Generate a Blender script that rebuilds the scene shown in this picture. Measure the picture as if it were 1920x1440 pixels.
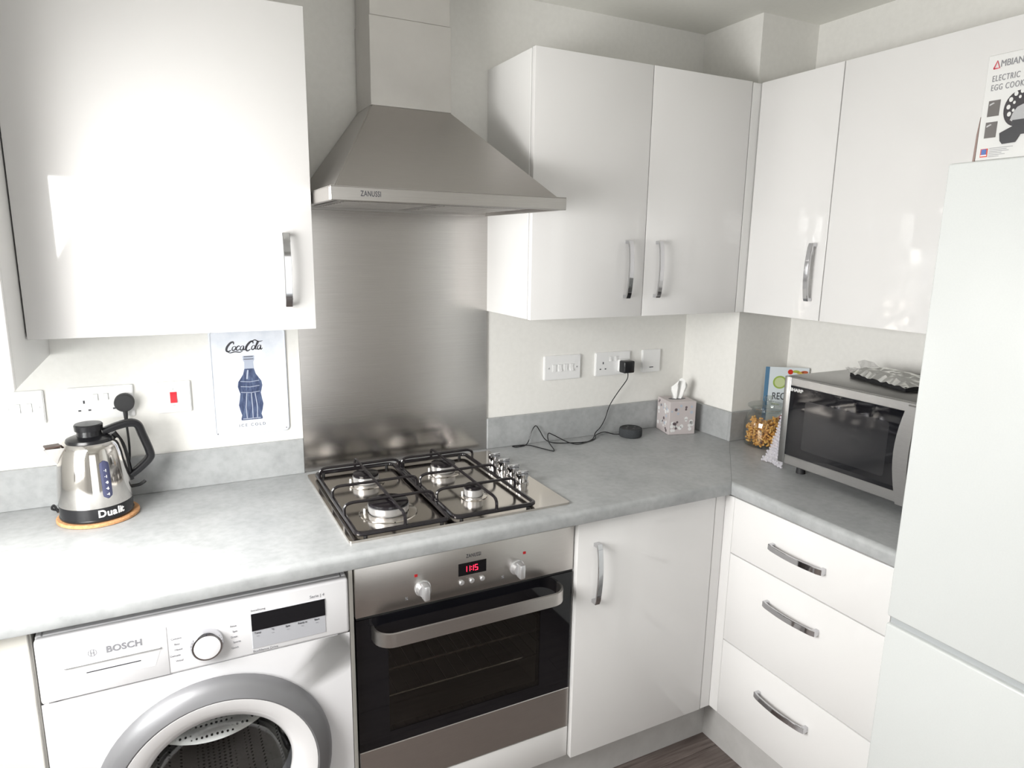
import bpy, bmesh, math, random
from mathutils import Vector, Matrix
random.seed(7)
C = bpy.context.scene.collection
R = math.radians
for o in list(bpy.data.objects): bpy.data.objects.remove(o)

# ------------------------------------------------------------------ camera
YAW, PITCH, ROLL = 0.4729, -0.1991, 0.0155
fw = Vector((math.sin(YAW)*math.cos(PITCH), math.cos(YAW)*math.cos(PITCH), math.sin(PITCH)))
rt = Vector((math.cos(YAW), -math.sin(YAW), 0)); up = rt.cross(fw)
r2 = math.cos(ROLL)*rt + math.sin(ROLL)*up; u2 = -math.sin(ROLL)*rt + math.cos(ROLL)*up
cam_d = bpy.data.cameras.new('camera'); cam_d.lens = 1273.42/1920*36; cam_d.sensor_width = 36
cam = bpy.data.objects.new('camera', cam_d); C.objects.link(cam)
m = Matrix((r2, u2, -fw)).transposed().to_4x4(); m.translation = (-0.3352, -2.0181, 1.5831)
cam.matrix_world = m; cam_d.clip_start = 0.02
bpy.context.scene.camera = cam

# ------------------------------------------------------------------ light and exposure
sc = bpy.context.scene
sc.view_settings.view_transform = 'Standard'; sc.view_settings.look = 'None'
sc.view_settings.gamma = 1.0; sc.view_settings.use_curve_mapping = False
sc.view_settings.exposure = -0.04
w = bpy.data.worlds.new('world'); sc.world = w; w.use_nodes = True
w.node_tree.nodes['Background'].inputs[0].default_value = (0.92, 0.96, 1.0, 1)
w.node_tree.nodes['Background'].inputs[1].default_value = 1.0
def area(name, loc, direction, sx, sy, power, col):
    l = bpy.data.lights.new(name, 'AREA'); l.shape = 'RECTANGLE'; l.size = sx; l.size_y = sy
    l.energy = power; l.color = col
    o = bpy.data.objects.new(name, l); C.objects.link(o); o.location = loc
    o.rotation_euler = Vector(direction).to_track_quat('-Z', 'Y').to_euler()
    return o
area('daylight_side_window', (-0.975, -0.93, 1.38), (1, 0.12, -0.62), 0.84, 0.84, 52, (1.0, 0.985, 0.96))
area('daylight_patio_door', (0.0, -4.16, 1.15), (0, 1, -0.05), 1.5, 2.0, 12.5, (1.0, 0.975, 0.94))

# ------------------------------------------------------------------ materials
def mat(name, col, rough=0.5, metal=0.0, **kw):
    m = bpy.data.materials.new(name); m.use_nodes = True
    b = m.node_tree.nodes['Principled BSDF']
    b.inputs['Base Color'].default_value = (*col, 1); b.inputs['Roughness'].default_value = rough
    b.inputs['Metallic'].default_value = metal
    for k, v in kw.items(): b.inputs[k.replace('_', ' ')].default_value = v
    return m
def noise_mat(name, c1, c2, scale, rough=0.5, metal=0.0, stretch=(1,1,1), bump=0.0, detail=6, c3=None, coords='Object', r2=None, **kw):
    m = mat(name, c1, rough, metal, **kw); nt = m.node_tree; N = nt.nodes; L = nt.links; b = N['Principled BSDF']
    tc = N.new('ShaderNodeTexCoord'); mp = N.new('ShaderNodeMapping'); mp.inputs['Scale'].default_value = stretch
    L.new(tc.outputs[coords], mp.inputs['Vector'])
    n = N.new('ShaderNodeTexNoise'); n.inputs['Scale'].default_value = scale; n.inputs['Detail'].default_value = detail
    n.inputs['Roughness'].default_value = 0.6
    L.new(mp.outputs[0], n.inputs['Vector'])
    cr = N.new('ShaderNodeValToRGB'); cr.color_ramp.elements[0].position = 0.36; cr.color_ramp.elements[1].position = 0.66
    cr.color_ramp.elements[0].color = (*c1, 1); cr.color_ramp.elements[1].color = (*c2, 1)
    if c3:
        e = cr.color_ramp.elements.new(0.5); e.color = (*c3, 1)
    L.new(n.outputs['Fac'], cr.inputs[0]); L.new(cr.outputs[0], b.inputs['Base Color'])
    if r2 is not None:
        mr = N.new('ShaderNodeMapRange'); mr.inputs['To Min'].default_value = rough; mr.inputs['To Max'].default_value = r2
        L.new(n.outputs['Fac'], mr.inputs['Value']); L.new(mr.outputs[0], b.inputs['Roughness'])
    if bump:
        bp = N.new('ShaderNodeBump'); bp.inputs['Strength'].default_value = bump; bp.inputs['Distance'].default_value = 0.001
        L.new(n.outputs['Fac'], bp.inputs['Height']); L.new(bp.outputs[0], b.inputs['Normal'])
    return m
def glass_mat(name, tint, refl=1.0, rough=0.0, ior=1.5):
    m = bpy.data.materials.new(name); m.use_nodes = True; nt = m.node_tree; N = nt.nodes; L = nt.links
    N.remove(N['Principled BSDF']); out = N['Material Output']
    tr = N.new('ShaderNodeBsdfTransparent'); tr.inputs[0].default_value = (*tint, 1)
    gl = N.new('ShaderNodeBsdfGlossy'); gl.inputs['Roughness'].default_value = rough; gl.inputs[0].default_value = (refl,)*3+(1,)
    fr = N.new('ShaderNodeFresnel'); fr.inputs[0].default_value = 1.5
    ge = N.new('ShaderNodeNewGeometry'); mr = N.new('ShaderNodeMapRange')   # same reflectance on both faces of a thin sheet
    mr.inputs['To Min'].default_value = ior; mr.inputs['To Max'].default_value = 1/ior
    L.new(ge.outputs['Backfacing'], mr.inputs['Value']); L.new(mr.outputs[0], fr.inputs[0])
    mx = N.new('ShaderNodeMixShader'); L.new(fr.outputs[0], mx.inputs[0]); L.new(tr.outputs[0], mx.inputs[1]); L.new(gl.outputs[0], mx.inputs[2])
    L.new(mx.outputs[0], out.inputs[0]); return m
def emis(name, col, s):
    m = mat(name, (0,0,0), 0.5); b = m.node_tree.nodes['Principled BSDF']
    b.inputs['Emission Color'].default_value = (*col, 1); b.inputs['Emission Strength'].default_value = s; return m

M_wall = noise_mat('wall_paint', (0.80,0.79,0.76), (0.83,0.82,0.79), 60, 0.75, bump=0.02)
M_ceil = noise_mat('ceiling_paint', (0.78,0.775,0.73), (0.80,0.795,0.75), 60, 0.85, bump=0.05)
M_gloss = mat('white_gloss', (0.79,0.78,0.775), 0.06)
M_carc = mat('white_carcass', (0.79,0.785,0.775), 0.35)
M_cream = mat('cream_panel', (0.78,0.76,0.71), 0.3)
M_enamel = mat('white_enamel', (0.76,0.755,0.775), 0.22)
M_fridge = noise_mat('fridge_white', (0.655,0.675,0.67), (0.67,0.69,0.685), 300, 0.24, bump=0.04)
M_plastic = mat('white_plastic', (0.84,0.84,0.84), 0.3)
M_chrome = mat('chrome', (0.62,0.62,0.64), 0.07, 1.0)
M_steel_h = noise_mat('brushed_steel_horizontal', (0.52,0.50,0.48), (0.56,0.54,0.52), 30, 0.27, 1.0, (0.6,40,40), 0.05, r2=0.36)
M_splash = noise_mat('splashback_steel', (0.53,0.51,0.495), (0.58,0.56,0.545), 30, 0.16, 1.0, (0.3,30,30), 0.06, r2=0.24)
M_hood = noise_mat('hood_steel', (0.43,0.41,0.395), (0.46,0.44,0.425), 40, 0.30, 1.0, (0.6,30,30), 0.04, r2=0.38)
M_chim = noise_mat('chimney_steel', (0.58,0.565,0.55), (0.62,0.605,0.59), 8, 0.34, 1.0, (1,1,1), 0.02, r2=0.42)
M_hob = noise_mat('hob_steel', (0.60,0.56,0.51), (0.63,0.585,0.535), 40, 0.10, 1.0, (1,30,1), 0.02, r2=0.16)
M_silver = mat('silver_plastic', (0.62,0.62,0.63), 0.3, 0.7)
M_ringgrey = mat('grey_silver_ring', (0.21,0.21,0.22), 0.42, 0.4)
M_black = mat('black_plastic', (0.012,0.012,0.014), 0.25)
M_blackm = mat('black_matt', (0.02,0.02,0.022), 0.6)
M_enblack = mat('black_enamel_rod', (0.012,0.010,0.012), 0.14)
M_dark = mat('dark_cavity', (0.02,0.02,0.02), 0.5)
M_ovin = mat('oven_enamel', (0.09,0.085,0.08), 0.3)
M_mw = noise_mat('microwave_steel', (0.36,0.355,0.35), (0.40,0.395,0.39), 40, 0.28, 1.0, (40,1,40), 0.03, r2=0.36)
M_blackglass = mat('black_glass', (0.006,0.006,0.008), 0.04)
M_tint = glass_mat('tinted_oven_glass', (0.62,0.60,0.57))
M_clear = glass_mat('clear_glass', (0.93,0.94,0.935), 0.8)
M_jar = glass_mat('jar_glass', (0.84,0.86,0.85), 0.9, ior=1.9)
M_window = glass_mat('window_glass', (0.93,0.95,0.95))
M_led = emis('red_led', (1.0,0.02,0.06), 4.0)
M_redlamp = mat('red_indicator', (0.45,0.01,0.015), 0.3)
M_red = mat('red_rocker', (0.75,0.015,0.03), 0.3)
M_print = mat('dark_print', (0.05,0.05,0.06), 0.5)
M_greyprint = mat('grey_print', (0.24,0.24,0.26), 0.5)
M_whiteprint = mat('white_print', (0.9,0.9,0.9), 0.5)
M_grout = mat('seam_grey', (0.55,0.55,0.54), 0.6)
M_rubber = mat('grey_rubber', (0.10,0.10,0.11), 0.45)
M_cork = noise_mat('cork', (0.50,0.24,0.10), (0.66,0.38,0.19), 120, 0.8, bump=0.3)
M_plinth = noise_mat('plinth_foil', (0.50,0.49,0.48), (0.54,0.53,0.52), 20, 0.18, 0.0)

def worktop_mat():
    m = noise_mat('mottled_grey_laminate', (0.345,0.355,0.36), (0.415,0.425,0.43), 9, 0.34, c3=(0.385,0.395,0.40), r2=0.44)
    nt = m.node_tree; N = nt.nodes; L = nt.links; b = N['Principled BSDF']
    tc = N.new('ShaderNodeTexCoord'); n2 = N.new('ShaderNodeTexNoise'); n2.inputs['Scale'].default_value = 55; n2.inputs['Detail'].default_value = 8
    L.new(tc.outputs['Object'], n2.inputs['Vector'])
    cr = N.new('ShaderNodeValToRGB'); cr.color_ramp.elements[0].position = 0.30; cr.color_ramp.elements[1].position = 0.60
    cr.color_ramp.elements[0].color = (0.90,0.90,0.90,1); cr.color_ramp.elements[1].color = (1.03,1.03,1.03,1)
    L.new(n2.outputs['Fac'], cr.inputs[0])
    src = b.inputs['Base Color'].links[0].from_socket
    mx = N.new('ShaderNodeMix'); mx.data_type = 'RGBA'; mx.blend_type = 'MULTIPLY'; mx.inputs[0].default_value = 1.0
    L.new(src, mx.inputs[6]); L.new(cr.outputs[0], mx.inputs[7]); L.new(mx.outputs[2], b.inputs['Base Color'])
    return m
M_work = worktop_mat()

# ------------------------------------------------------------------ mesh helpers
def nb(): return bmesh.new()
def box(bm, x0, x1, y0, y1, z0, z1, bev=0.0, seg=1):
    t = bmesh.new(); bmesh.ops.create_cube(t, size=1)
    for v in t.verts:
        v.co = Vector(((x0+x1)/2 + v.co.x*(x1-x0), (y0+y1)/2 + v.co.y*(y1-y0), (z0+z1)/2 + v.co.z*(z1-z0)))
    if bev: bmesh.ops.bevel(t, geom=list(t.edges), offset=bev, segments=seg, affect='EDGES', profile=0.5)
    merge(bm, t); return bm
def merge(bm, t, mtx=None):
    if mtx is not None: bmesh.ops.transform(t, matrix=mtx, verts=t.verts)
    me = bpy.data.meshes.new('tmp'); t.to_mesh(me); t.free(); bm.from_mesh(me); bpy.data.meshes.remove(me)
def prism(bm, pts, o, ux, uy, d):
    """polygon pts (a,b) in the plane o + a*ux + b*uy, extruded by vector d"""
    o, ux, uy, d = map(Vector, (o, ux, uy, d))
    A = [bm.verts.new(o + ux*a + uy*b) for a, b in pts]; B = [bm.verts.new(v.co + d) for v in A]
    n = len(pts)
    fs = [bm.faces.new(A), bm.faces.new(B[::-1])]
    for i in range(n): fs.append(bm.faces.new((A[i], B[i], B[(i+1) % n], A[(i+1) % n])))
    bmesh.ops.recalc_face_normals(bm, faces=fs)
    return fs
def rrect(w, h, r, n=5, cx=0, cy=0):
    out = []
    for sx, sy, a0 in ((1,1,0), (-1,1,90), (-1,-1,180), (1,-1,270)):
        for i in range(n+1):
            a = R(a0 + 90*i/n); out.append((cx + sx*(w/2-r) + r*math.cos(a), cy + sy*(h/2-r) + r*math.sin(a)))
    return out
def circ(r, n=24, cx=0, cy=0, a0=0): return [(cx + r*math.cos(2*math.pi*i/n+a0), cy + r*math.sin(2*math.pi*i/n+a0)) for i in range(n)]
def lathe(bm, prof, o, axis=(0,0,1), n=32, closed=False):
    """prof: (radius, height along axis)"""
    axis = Vector(axis).normalized(); a = axis.orthogonal().normalized(); b = axis.cross(a); o = Vector(o)
    rings = []
    for r, h in prof:
        if r < 1e-6: rings.append([bm.verts.new(o + axis*h)])
        else: rings.append([bm.verts.new(o + axis*h + (a*math.cos(2*math.pi*i/n) + b*math.sin(2*math.pi*i/n))*r) for i in range(n)])
    fs = []
    pairs = list(zip(rings, rings[1:])) + ([(rings[-1], rings[0])] if closed else [])
    for p, q in pairs:
        for i in range(n):
            j = (i+1) % n
            if len(p) == 1 and len(q) == 1: continue
            if len(p) == 1: fs.append(bm.faces.new((p[0], q[i], q[j])))
            elif len(q) == 1: fs.append(bm.faces.new((p[i], p[j], q[0])))
            else: fs.append(bm.faces.new((p[i], p[j], q[j], q[i])))
    bmesh.ops.recalc_face_normals(bm, faces=fs); return bm
def cr_spline(P, k=6, closed=False):
    P = [Vector(p) for p in P]; out = []; n = len(P)
    for i in range(n if closed else n-1):
        p1, p2 = P[i], P[(i+1) % n]
        p0 = P[i-1] if (i or closed) else p1; p3 = P[(i+2) % n] if (i+2 < n or closed) else p2
        for s in range(k):
            t = s/k; out.append(0.5*((2*p1) + (p2-p0)*t + (2*p0-5*p1+4*p2-p3)*t*t + (3*p1-p0-3*p2+p3)*t**3))
    if not closed: out.append(P[-1])
    return out
def tube(bm, P, r, n=8, closed=False, squash=None):
    P = [Vector(p) for p in P]; rings = []; N = len(P); prev = None
    for i, p in enumerate(P):
        if closed: t = P[(i+1) % N] - P[i-1]
        else: t = P[min(i+1, N-1)] - P[max(i-1, 0)]
        t.normalize()
        a = (prev - t*prev.dot(t)) if prev is not None else t.orthogonal()
        if a.length < 1e-6: a = t.orthogonal()
        a.normalize(); prev = a; b = t.cross(a)
        rr = r[i] if isinstance(r, (list, tuple)) else r
        rings.append([bm.verts.new(p + (a*math.cos(2*math.pi*k/n) + b*math.sin(2*math.pi*k/n))*rr) for k in range(n)])
    fs = []
    for i in range(N if closed else N-1):
        p, q = rings[i], rings[(i+1) % N]
        for k in range(n): fs.append(bm.faces.new((p[k], p[(k+1) % n], q[(k+1) % n], q[k])))
    if not closed: fs += [bm.faces.new(rings[0][::-1]), bm.faces.new(rings[-1])]
    bmesh.ops.recalc_face_normals(bm, faces=fs); return bm
def ribbon(bm, P, wd, o, ux, uy, un, th=0.0004):
    """flat stroke in a plane; P 2D points, wd width or list"""
    P = [Vector((p[0], p[1], 0)) for p in P]; n = len(P); L_, R_ = [], []
    for i, p in enumerate(P):
        t = (P[min(i+1, n-1)] - P[max(i-1, 0)]); t = t.normalized() if t.length > 0 else Vector((1,0,0))
        q = Vector((-t.y, t.x, 0)); w_ = (wd[i] if isinstance(wd, (list, tuple)) else wd)/2
        L_.append(p+q*w_); R_.append(p-q*w_)
    o, ux, uy, un = map(Vector, (o, ux, uy, un))
    f = lambda p: o + ux*p.x + uy*p.y + un*th
    A = [bm.verts.new(f(p)) for p in L_]; B = [bm.verts.new(f(p)) for p in R_]
    for i in range(n-1):
        try: bm.faces.new((A[i], A[i+1], B[i+1], B[i]))
        except ValueError: pass
def smooth(me, ang=35):
    for p in me.polygons: p.use_smooth = True
    try: me.set_sharp_from_angle(angle=R(ang))
    except Exception: pass
def obj(name, bm, material, parent=None, sm=True, **props):
    me = bpy.data.meshes.new(name); bm.to_mesh(me); bm.free(); me.materials.append(material)
    if sm: smooth(me)
    o = bpy.data.objects.new(name, me); C.objects.link(o)
    if parent is not None:
        o.parent = parent
        off = parent.matrix_world if False else total(parent)
        me.transform(Matrix.Translation(-off))
    for k, v in props.items(): o[k] = v
    return o
def total(o):
    v = Vector((0,0,0))
    while o: v = v + o.location; o = o.parent
    return v
def thing(name, label, cat, loc, group=None):
    o = bpy.data.objects.new(name, None); C.objects.link(o); o.location = loc; o.empty_display_size = 0.05
    o['label'] = label; o['category'] = cat
    if group: o['group'] = group
    return o
def single(name, bm, material, label, cat, loc=None, group=None, **k):
    me_o = obj(name, bm, material, None, **k); me_o['label'] = label; me_o['category'] = cat
    if group: me_o['group'] = group
    if loc is not None:
        me_o.data.transform(Matrix.Translation(-Vector(loc))); me_o.location = loc
    return me_o
def struct(name, bm, material, **k):
    o = obj(name, bm, material, None, **k); o['kind'] = 'structure'; return o
def text(s, size, o, ux, uy, material, parent, name='lettering', align='CENTER', spacing=1.0, shear=0.0, sx=1.0, bold=0.0, th=0.0003):
    cu = bpy.data.curves.new('t', 'FONT'); cu.body = s; cu.size = size; cu.align_x = align; cu.align_y = 'CENTER'
    cu.space_character = spacing; cu.shear = shear; cu.offset = bold; cu.extrude = th
    to = bpy.data.objects.new('t', cu); C.objects.link(to)
    bpy.context.view_layer.update()
    me = bpy.data.meshes.new_from_object(to.evaluated_get(bpy.context.evaluated_depsgraph_get()))
    bpy.data.objects.remove(to); bpy.data.curves.remove(cu)
    ux = Vector(ux).normalized(); uy = Vector(uy).normalized(); un = ux.cross(uy)
    mt = Matrix((ux*sx, uy, un)).transposed().to_4x4(); mt.translation = Vector(o)
    me.transform(mt); me.materials.clear(); me.materials.append(material)
    ob = bpy.data.objects.new(name, me); C.objects.link(ob)
    if parent is not None:
        me.transform(Matrix.Translation(-total(parent))); ob.parent = parent
    me.name = name
    return ob
X, Y, Z = (1,0,0), (0,1,0), (0,0,1)
nX, nY = (-1,0,0), (0,-1,0)

def handle(parent, p0, p1, n, bow=0.029, wd=0.017):
    """chrome bow handle between p0 and p1 on a face with normal n"""
    p0, p1, n = Vector(p0), Vector(p1), Vector(n).normalized()
    t = (p1-p0); L = t.length; t.normalize(); s = n.cross(t)
    out = []; K = 14
    outer = [(0, 0), (0, bow*0.62)] + [(L*(i/K), bow*0.72 + bow*0.30*math.sin(math.pi*i/K)) for i in range(1, K)] + [(L, bow*0.62), (L, 0)]
    inner = [(L-0.010, 0), (L-0.010, bow*0.50)] + [(L*(1-i/K), bow*0.52 + bow*0.30*math.sin(math.pi*i/K)) for i in range(2, K-1)] + [(0.010, bow*0.50), (0.010, 0)]
    bm = nb(); fs = prism(bm, outer+inner, p0 - s*wd/2, t, n, s*wd)
    bmesh.ops.bevel(bm, geom=[e for e in bm.edges if abs((e.verts[0].co-e.verts[1].co).normalized().dot(s)) < 0.2], offset=0.0012, segments=1, affect='EDGES')
    return obj('handle', bm, M_chrome, parent)

# ------------------------------------------------------------------ room shell
XL, XR, YF, ZC = -1.00, 1.703, -4.20, 2.331
T = 0.91                                   # worktop height
bm = nb(); box(bm, XL-0.1, XR+0.1, 0, 0.1, 0, ZC); struct('wall_back', bm, M_wall)
bm = nb(); box(bm, XR, XR+0.1, YF, 0, 0, ZC); struct('wall_right', bm, M_wall)
bm = nb(); box(bm, XL-0.1, XR+0.1, YF-0.1, 0.1, ZC, ZC+0.08); struct('ceiling', bm, M_ceil)
bm = nb(); box(bm, 1.445, XR, -0.269, 0, 0, ZC); struct('wall_corner', bm, M_wall)
wy0, wy1, wz0, wz1 = -1.42, -0.48, 0.95, 1.84
bm = nb()
box(bm, XL-0.1, XL, YF, wy0, 0, ZC); box(bm, XL-0.1, XL, wy1, 0, 0, ZC)
box(bm, XL-0.1, XL, wy0, wy1, 0, wz0); box(bm, XL-0.1, XL, wy0, wy1, wz1, ZC); struct('wall_left', bm, M_wall)
dx0, dx1, dz1 = -0.80, 0.80, 2.18
bm = nb()
box(bm, XL, dx0, YF-0.1, YF, 0, ZC); box(bm, dx1, XR, YF-0.1, YF, 0, ZC); box(bm, dx0, dx1, YF-0.1, YF, dz1, ZC); struct('wall_front', bm, M_wall)
# windows (side window over the worktop, glazed patio door behind the photographer)
bm = nb()
for a, b in ((wy0, wy0+.06), (wy1-.06, wy1), ((wy0+wy1)/2-.03, (wy0+wy1)/2+.03)): box(bm, XL-.08, XL-.03, a, b, wz0, wz1, .004)
for a, b in ((wz0, wz0+.06), (wz1-.06, wz1)): box(bm, XL-.08, XL-.03, wy0, wy1, a, b, .004)
wn = struct('window_1', bm, M_plastic)
for a, b in ((wy0+.06, (wy0+wy1)/2-.03), ((wy0+wy1)/2+.03, wy1-.06)):
    bm = nb(); box(bm, XL-.06, XL-.054, a, b, wz0+.06, wz1-.06); obj('pane', bm, M_window, wn)
bm = nb()
for a, b in ((dx0, dx0+.08), (dx1-.08, dx1), (-.06, .06)): box(bm, a, b, YF-.08, YF-.03, 0, dz1, .004)
for a, b in ((0, .1), (dz1-.08, dz1)): box(bm, dx0, dx1, YF-.08, YF-.03, a, b, .004)
wn = struct('door_1', bm, M_plastic)
for a, b in ((dx0+.08, -.06), (.06, dx1-.08)):
    bm = nb(); box(bm, a, b, YF-.06, YF-.054, .1, dz1-.08); obj('pane', bm, M_window, wn)
# floor with separate planks
def plank_mat():
    m = noise_mat('grey_brown_plank', (0.085,0.065,0.058), (0.20,0.165,0.15), 7, 0.42, stretch=(0.7, 14, 4), c3=(0.135,0.108,0.098), bump=0.1)
    return m
M_plank = plank_mat(); M_under = mat('floor_joint', (0.05,0.04,0.036), 0.8)
bm = nb(); box(bm, XL-0.1, XR+0.1, YF-0.1, 0.1, -0.06, -0.004)
fl = struct('floor', bm, M_under)
pl_me = None; row = 0; y = YF
while y < 0:
    x = XL - 0.9 + (row*0.41) % 0.9
    while x < XR:
        a, b = max(x, XL), min(x+0.9, XR)
        if b - a > 0.02:
            bm = nb(); box(bm, a+0.0006, b-0.0006, y+0.0006, min(y+0.15, 0)-0.0006, -0.004, 0.0, 0.0006)
            o = obj('plank', bm, M_plank, fl, sm=False)
            # shift the grain from plank to plank
            off = Vector(((row*1.7) % 3, (row*0.77+x) % 2, 0)); o.data.transform(Matrix.Translation(-off)); o.location = off
        x += 0.9
    y += 0.15; row += 1

# ------------------------------------------------------------------ worktops, upstands, plinths
WF = -0.6154; XF = 1.116
def worktop(name, pts, front, label, loc):
    bm = nb(); prism(bm, pts, (0,0,T-0.038), X, Y, (0,0,0.038))
    es = [e for e in bm.edges if all(abs(v.co.z-T) < 1e-5 for v in e.verts) and front(*e.verts)]
    bmesh.ops.bevel(bm, geom=es, offset=0.014, segments=5, affect='EDGES', profile=0.5)
    es = [e for e in bm.edges if all(abs(v.co.z-(T-.038)) < 1e-5 for v in e.verts) and front(*e.verts)]
    bmesh.ops.bevel(bm, geom=es, offset=0.004, segments=2, affect='EDGES', profile=0.5)
    return single(name, bm, M_work, label, 'worktop', loc)
worktop('worktop', [(XL, WF), (XF, WF), (1.4448, -0.2694), (1.4448, -0.0002), (XL, -0.0002)],
        lambda a, b: abs(a.co.y-WF) < 1e-4 and abs(b.co.y-WF) < 1e-4,
        'long mottled grey laminate worktop along the back wall holding hob and kettle', (0.0, -0.3, T))
worktop('worktop', [(XF+.0008, WF), (1.4456, -0.2694), (XR-.0003, -0.2694), (XR-.0003, -1.155), (XF+.0008, -1.155)],
        lambda a, b: abs(a.co.x-XF) < 2e-3 and abs(b.co.x-XF) < 2e-3 and abs(a.co.y-b.co.y) > .1,
        'short mottled grey worktop above the three drawers, under the microwave', (1.4, -0.7, T))
UB = 1.016
def upstand(x0, x1, y0, y1, label):
    bm = nb(); box(bm, x0, x1, y0, y1, T, UB, 0.0015); single('upstand', bm, M_work, label, 'upstand', ((x0+x1)/2, (y0+y1)/2, T))
upstand(XL, 0.0, -0.012, -0.0002, 'low grey laminate upstand behind the kettle, left of the splashback')
upstand(0.601, 1.4448, -0.012, -0.0002, 'low grey laminate upstand behind the cable and speaker')
upstand(1.433, 1.4448, -0.2695, -0.0125, 'short grey upstand on the left face of the boxed corner, beside the tissue box')
upstand(1.433, XR, -0.281, -0.2697, 'short grey upstand on the front face of the boxed corner, behind the pasta jar')

bm = nb(); box(bm, -0.008, 1.160, -0.535, -0.520, 0.0, 0.1495)
single('plinth', bm, M_plinth, 'grey plinth board below the tall base door next to the oven', 'plinth', (0.6,-.53,0))
bm = nb(); box(bm, 1.160, 1.175, -1.155, -0.520, 0.0, 0.1495)
single('plinth', bm, M_plinth, 'pale shiny plinth board below the three drawers', 'plinth', (1.17,-.8,0))

# ------------------------------------------------------------------ wall cabinets
ZB, ZT, YU, XU = 1.3764, 2.112, -0.300, 1.428
def wall_cab(name, x0, x1, y0, y1, doors, label, cat='cabinet'):
    """doors: list of (a0, a1, handle position or None); facing -Y if y-run else -X"""
    pass
def cab_y(x0, x1, doors, label, g=None):
    t = thing('wall_cabinet', label, 'cabinet', ((x0+x1)/2, 0, ZB), g)
    bm = nb(); box(bm, x0, x1, YU+0.021, -0.0005, ZB+0.001, ZT-0.001, 0.001); obj('carcass', bm, M_carc, t)
    for a, b, h in doors:
        bm = nb(); box(bm, a+0.0015, b-0.0015, YU, YU+0.019, ZB, ZT, 0.0015, 2); d = obj('door', bm, M_gloss, t)
        handle(d, (h, YU, 1.434), (h, YU, 1.608), nY)
    return t
cab_y(-0.600, -0.003, [(-0.600, -0.003, -0.069)], 'large white gloss wall cabinet with one door, left of the cooker hood')
cab_y(0.598, 1.392, [(0.598, 0.997, 0.930), (0.997, 1.392, 1.045)], 'white two-door wall cabinet right of the cooker hood')
bm = nb(); box(bm, 1.394, XU+0.02, YU+0.0005, YU+0.018, ZB, ZT-0.002, .001)
single('corner_post', bm, M_carc, 'narrow white corner post between the two runs of wall cabinets', 'post', (1.41, -0.29, ZB))
def cab_x(y0, y1, hy, label, cy0=None):
    t = thing('wall_cabinet', label, 'cabinet', (XR, (y0+y1)/2, ZB))
    bm = nb(); box(bm, XU+0.021, XR-0.0005, y1, (cy0 if cy0 is not None else y0), ZB+0.001, ZT-0.001, 0.001); obj('carcass', bm, M_carc, t)
    bm = nb(); box(bm, XU, XU+0.019, y1+0.0015, y0-0.0015, ZB, ZT, 0.0015, 2); d = obj('door', bm, M_gloss, t)
    handle(d, (XU, hy, 1.434), (XU, hy, 1.608), nX)
cab_x(-0.301, -0.606, -0.566, 'narrow white wall cabinet in the corner, first on the right wall')
cab_x(-0.606, -1.158, -1.118, 'wide white wall cabinet above the microwave, running behind the fridge')
# pale housing hanging left of the big cabinet
t = thing('boiler_housing', 'pale side of a boxed housing hanging lower, at the far left beside the big cabinet', 'cabinet', (-0.85, 0, 1.30))
bm = nb(); box(bm, XL+.001, -0.6012, -0.455, -0.0005, 1.300, ZC-0.002, 0.002); obj('carcass', bm, M_carc, t)
bm = nb(); box(bm, XL+.001, -0.6012, -0.474, -0.4555, 1.300, ZC-0.002, 0.0015); obj('door', bm, M_carc, t)

# ------------------------------------------------------------------ base units
YB, XB = -0.590, 1.125
t = thing('base_cabinet', 'white gloss base cabinet with one tall door between oven and drawers', 'cabinet', (0.85, -0.3, 0.15))
bm = nb(); box(bm, 0.6005, 1.118, YB+0.021, -0.02, 0.150, T-0.039, 0.001); obj('carcass', bm, M_carc, t)
bm = nb(); box(bm, 0.6015, 1.084, YB, YB+0.019, 0.148, 0.866, 0.0015, 2); d = obj('door', bm, M_gloss, t)
handle(d, (0.660, YB, 0.624), (0.660, YB, 0.800), nY)
bm = nb(); box(bm, 1.087, XB-0.0005, YB+0.001, YB+0.019, 0.148, 0.866, 0.0015); obj('corner_post', bm, M_gloss, t)
t = thing('drawer_unit', 'white gloss unit of three drawers below the microwave', 'cabinet', (1.4, -0.87, 0.15))
bm = nb(); box(bm, XB+0.021, XR-0.0005, -1.150, -0.59, 0.150, T-0.039, 0.001); obj('carcass', bm, M_carc, t)
bm = nb(); box(bm, XB, XB+0.019, -0.6235, -0.5705, 0.148, 0.866, 0.0015); obj('corner_post', bm, M_gloss, t)
for z0, z1, hz in ((0.6925, 0.866, 0.778), (0.4065, 0.6895, 0.605), (0.148, 0.4035, 0.317)):
    bm = nb(); box(bm, XB, XB+0.019, -1.130, -0.6245, z0, z1, 0.0015, 2); d = obj('drawer', bm, M_gloss, t)
    handle(d, (XB, -0.775, hz), (XB, -0.950, hz), nX)
t = thing('base_cabinet', 'cream base cabinet end at the far left of the washing machine', 'cabinet', (-0.95, -0.3, 0.15))
bm = nb(); box(bm, XL, -0.612, -0.560, -0.02, 0.150, T-0.039, 0.001); obj('carcass', bm, M_cream, t)
bm = nb(); box(bm, XL+.002, -0.614, -0.580, -0.5605, 0.150, 0.868, 0.0015); obj('door', bm, M_cream, t)

# ------------------------------------------------------------------ splashback and hood
bm = nb(); box(bm, 0.0005, 0.6005, -0.006, -0.0003, T+0.001, 1.700, 0.0006)
single('splashback', bm, M_splash, 'tall brushed steel splashback sheet behind the hob', 'splashback', (0.3, 0, T))

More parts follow.
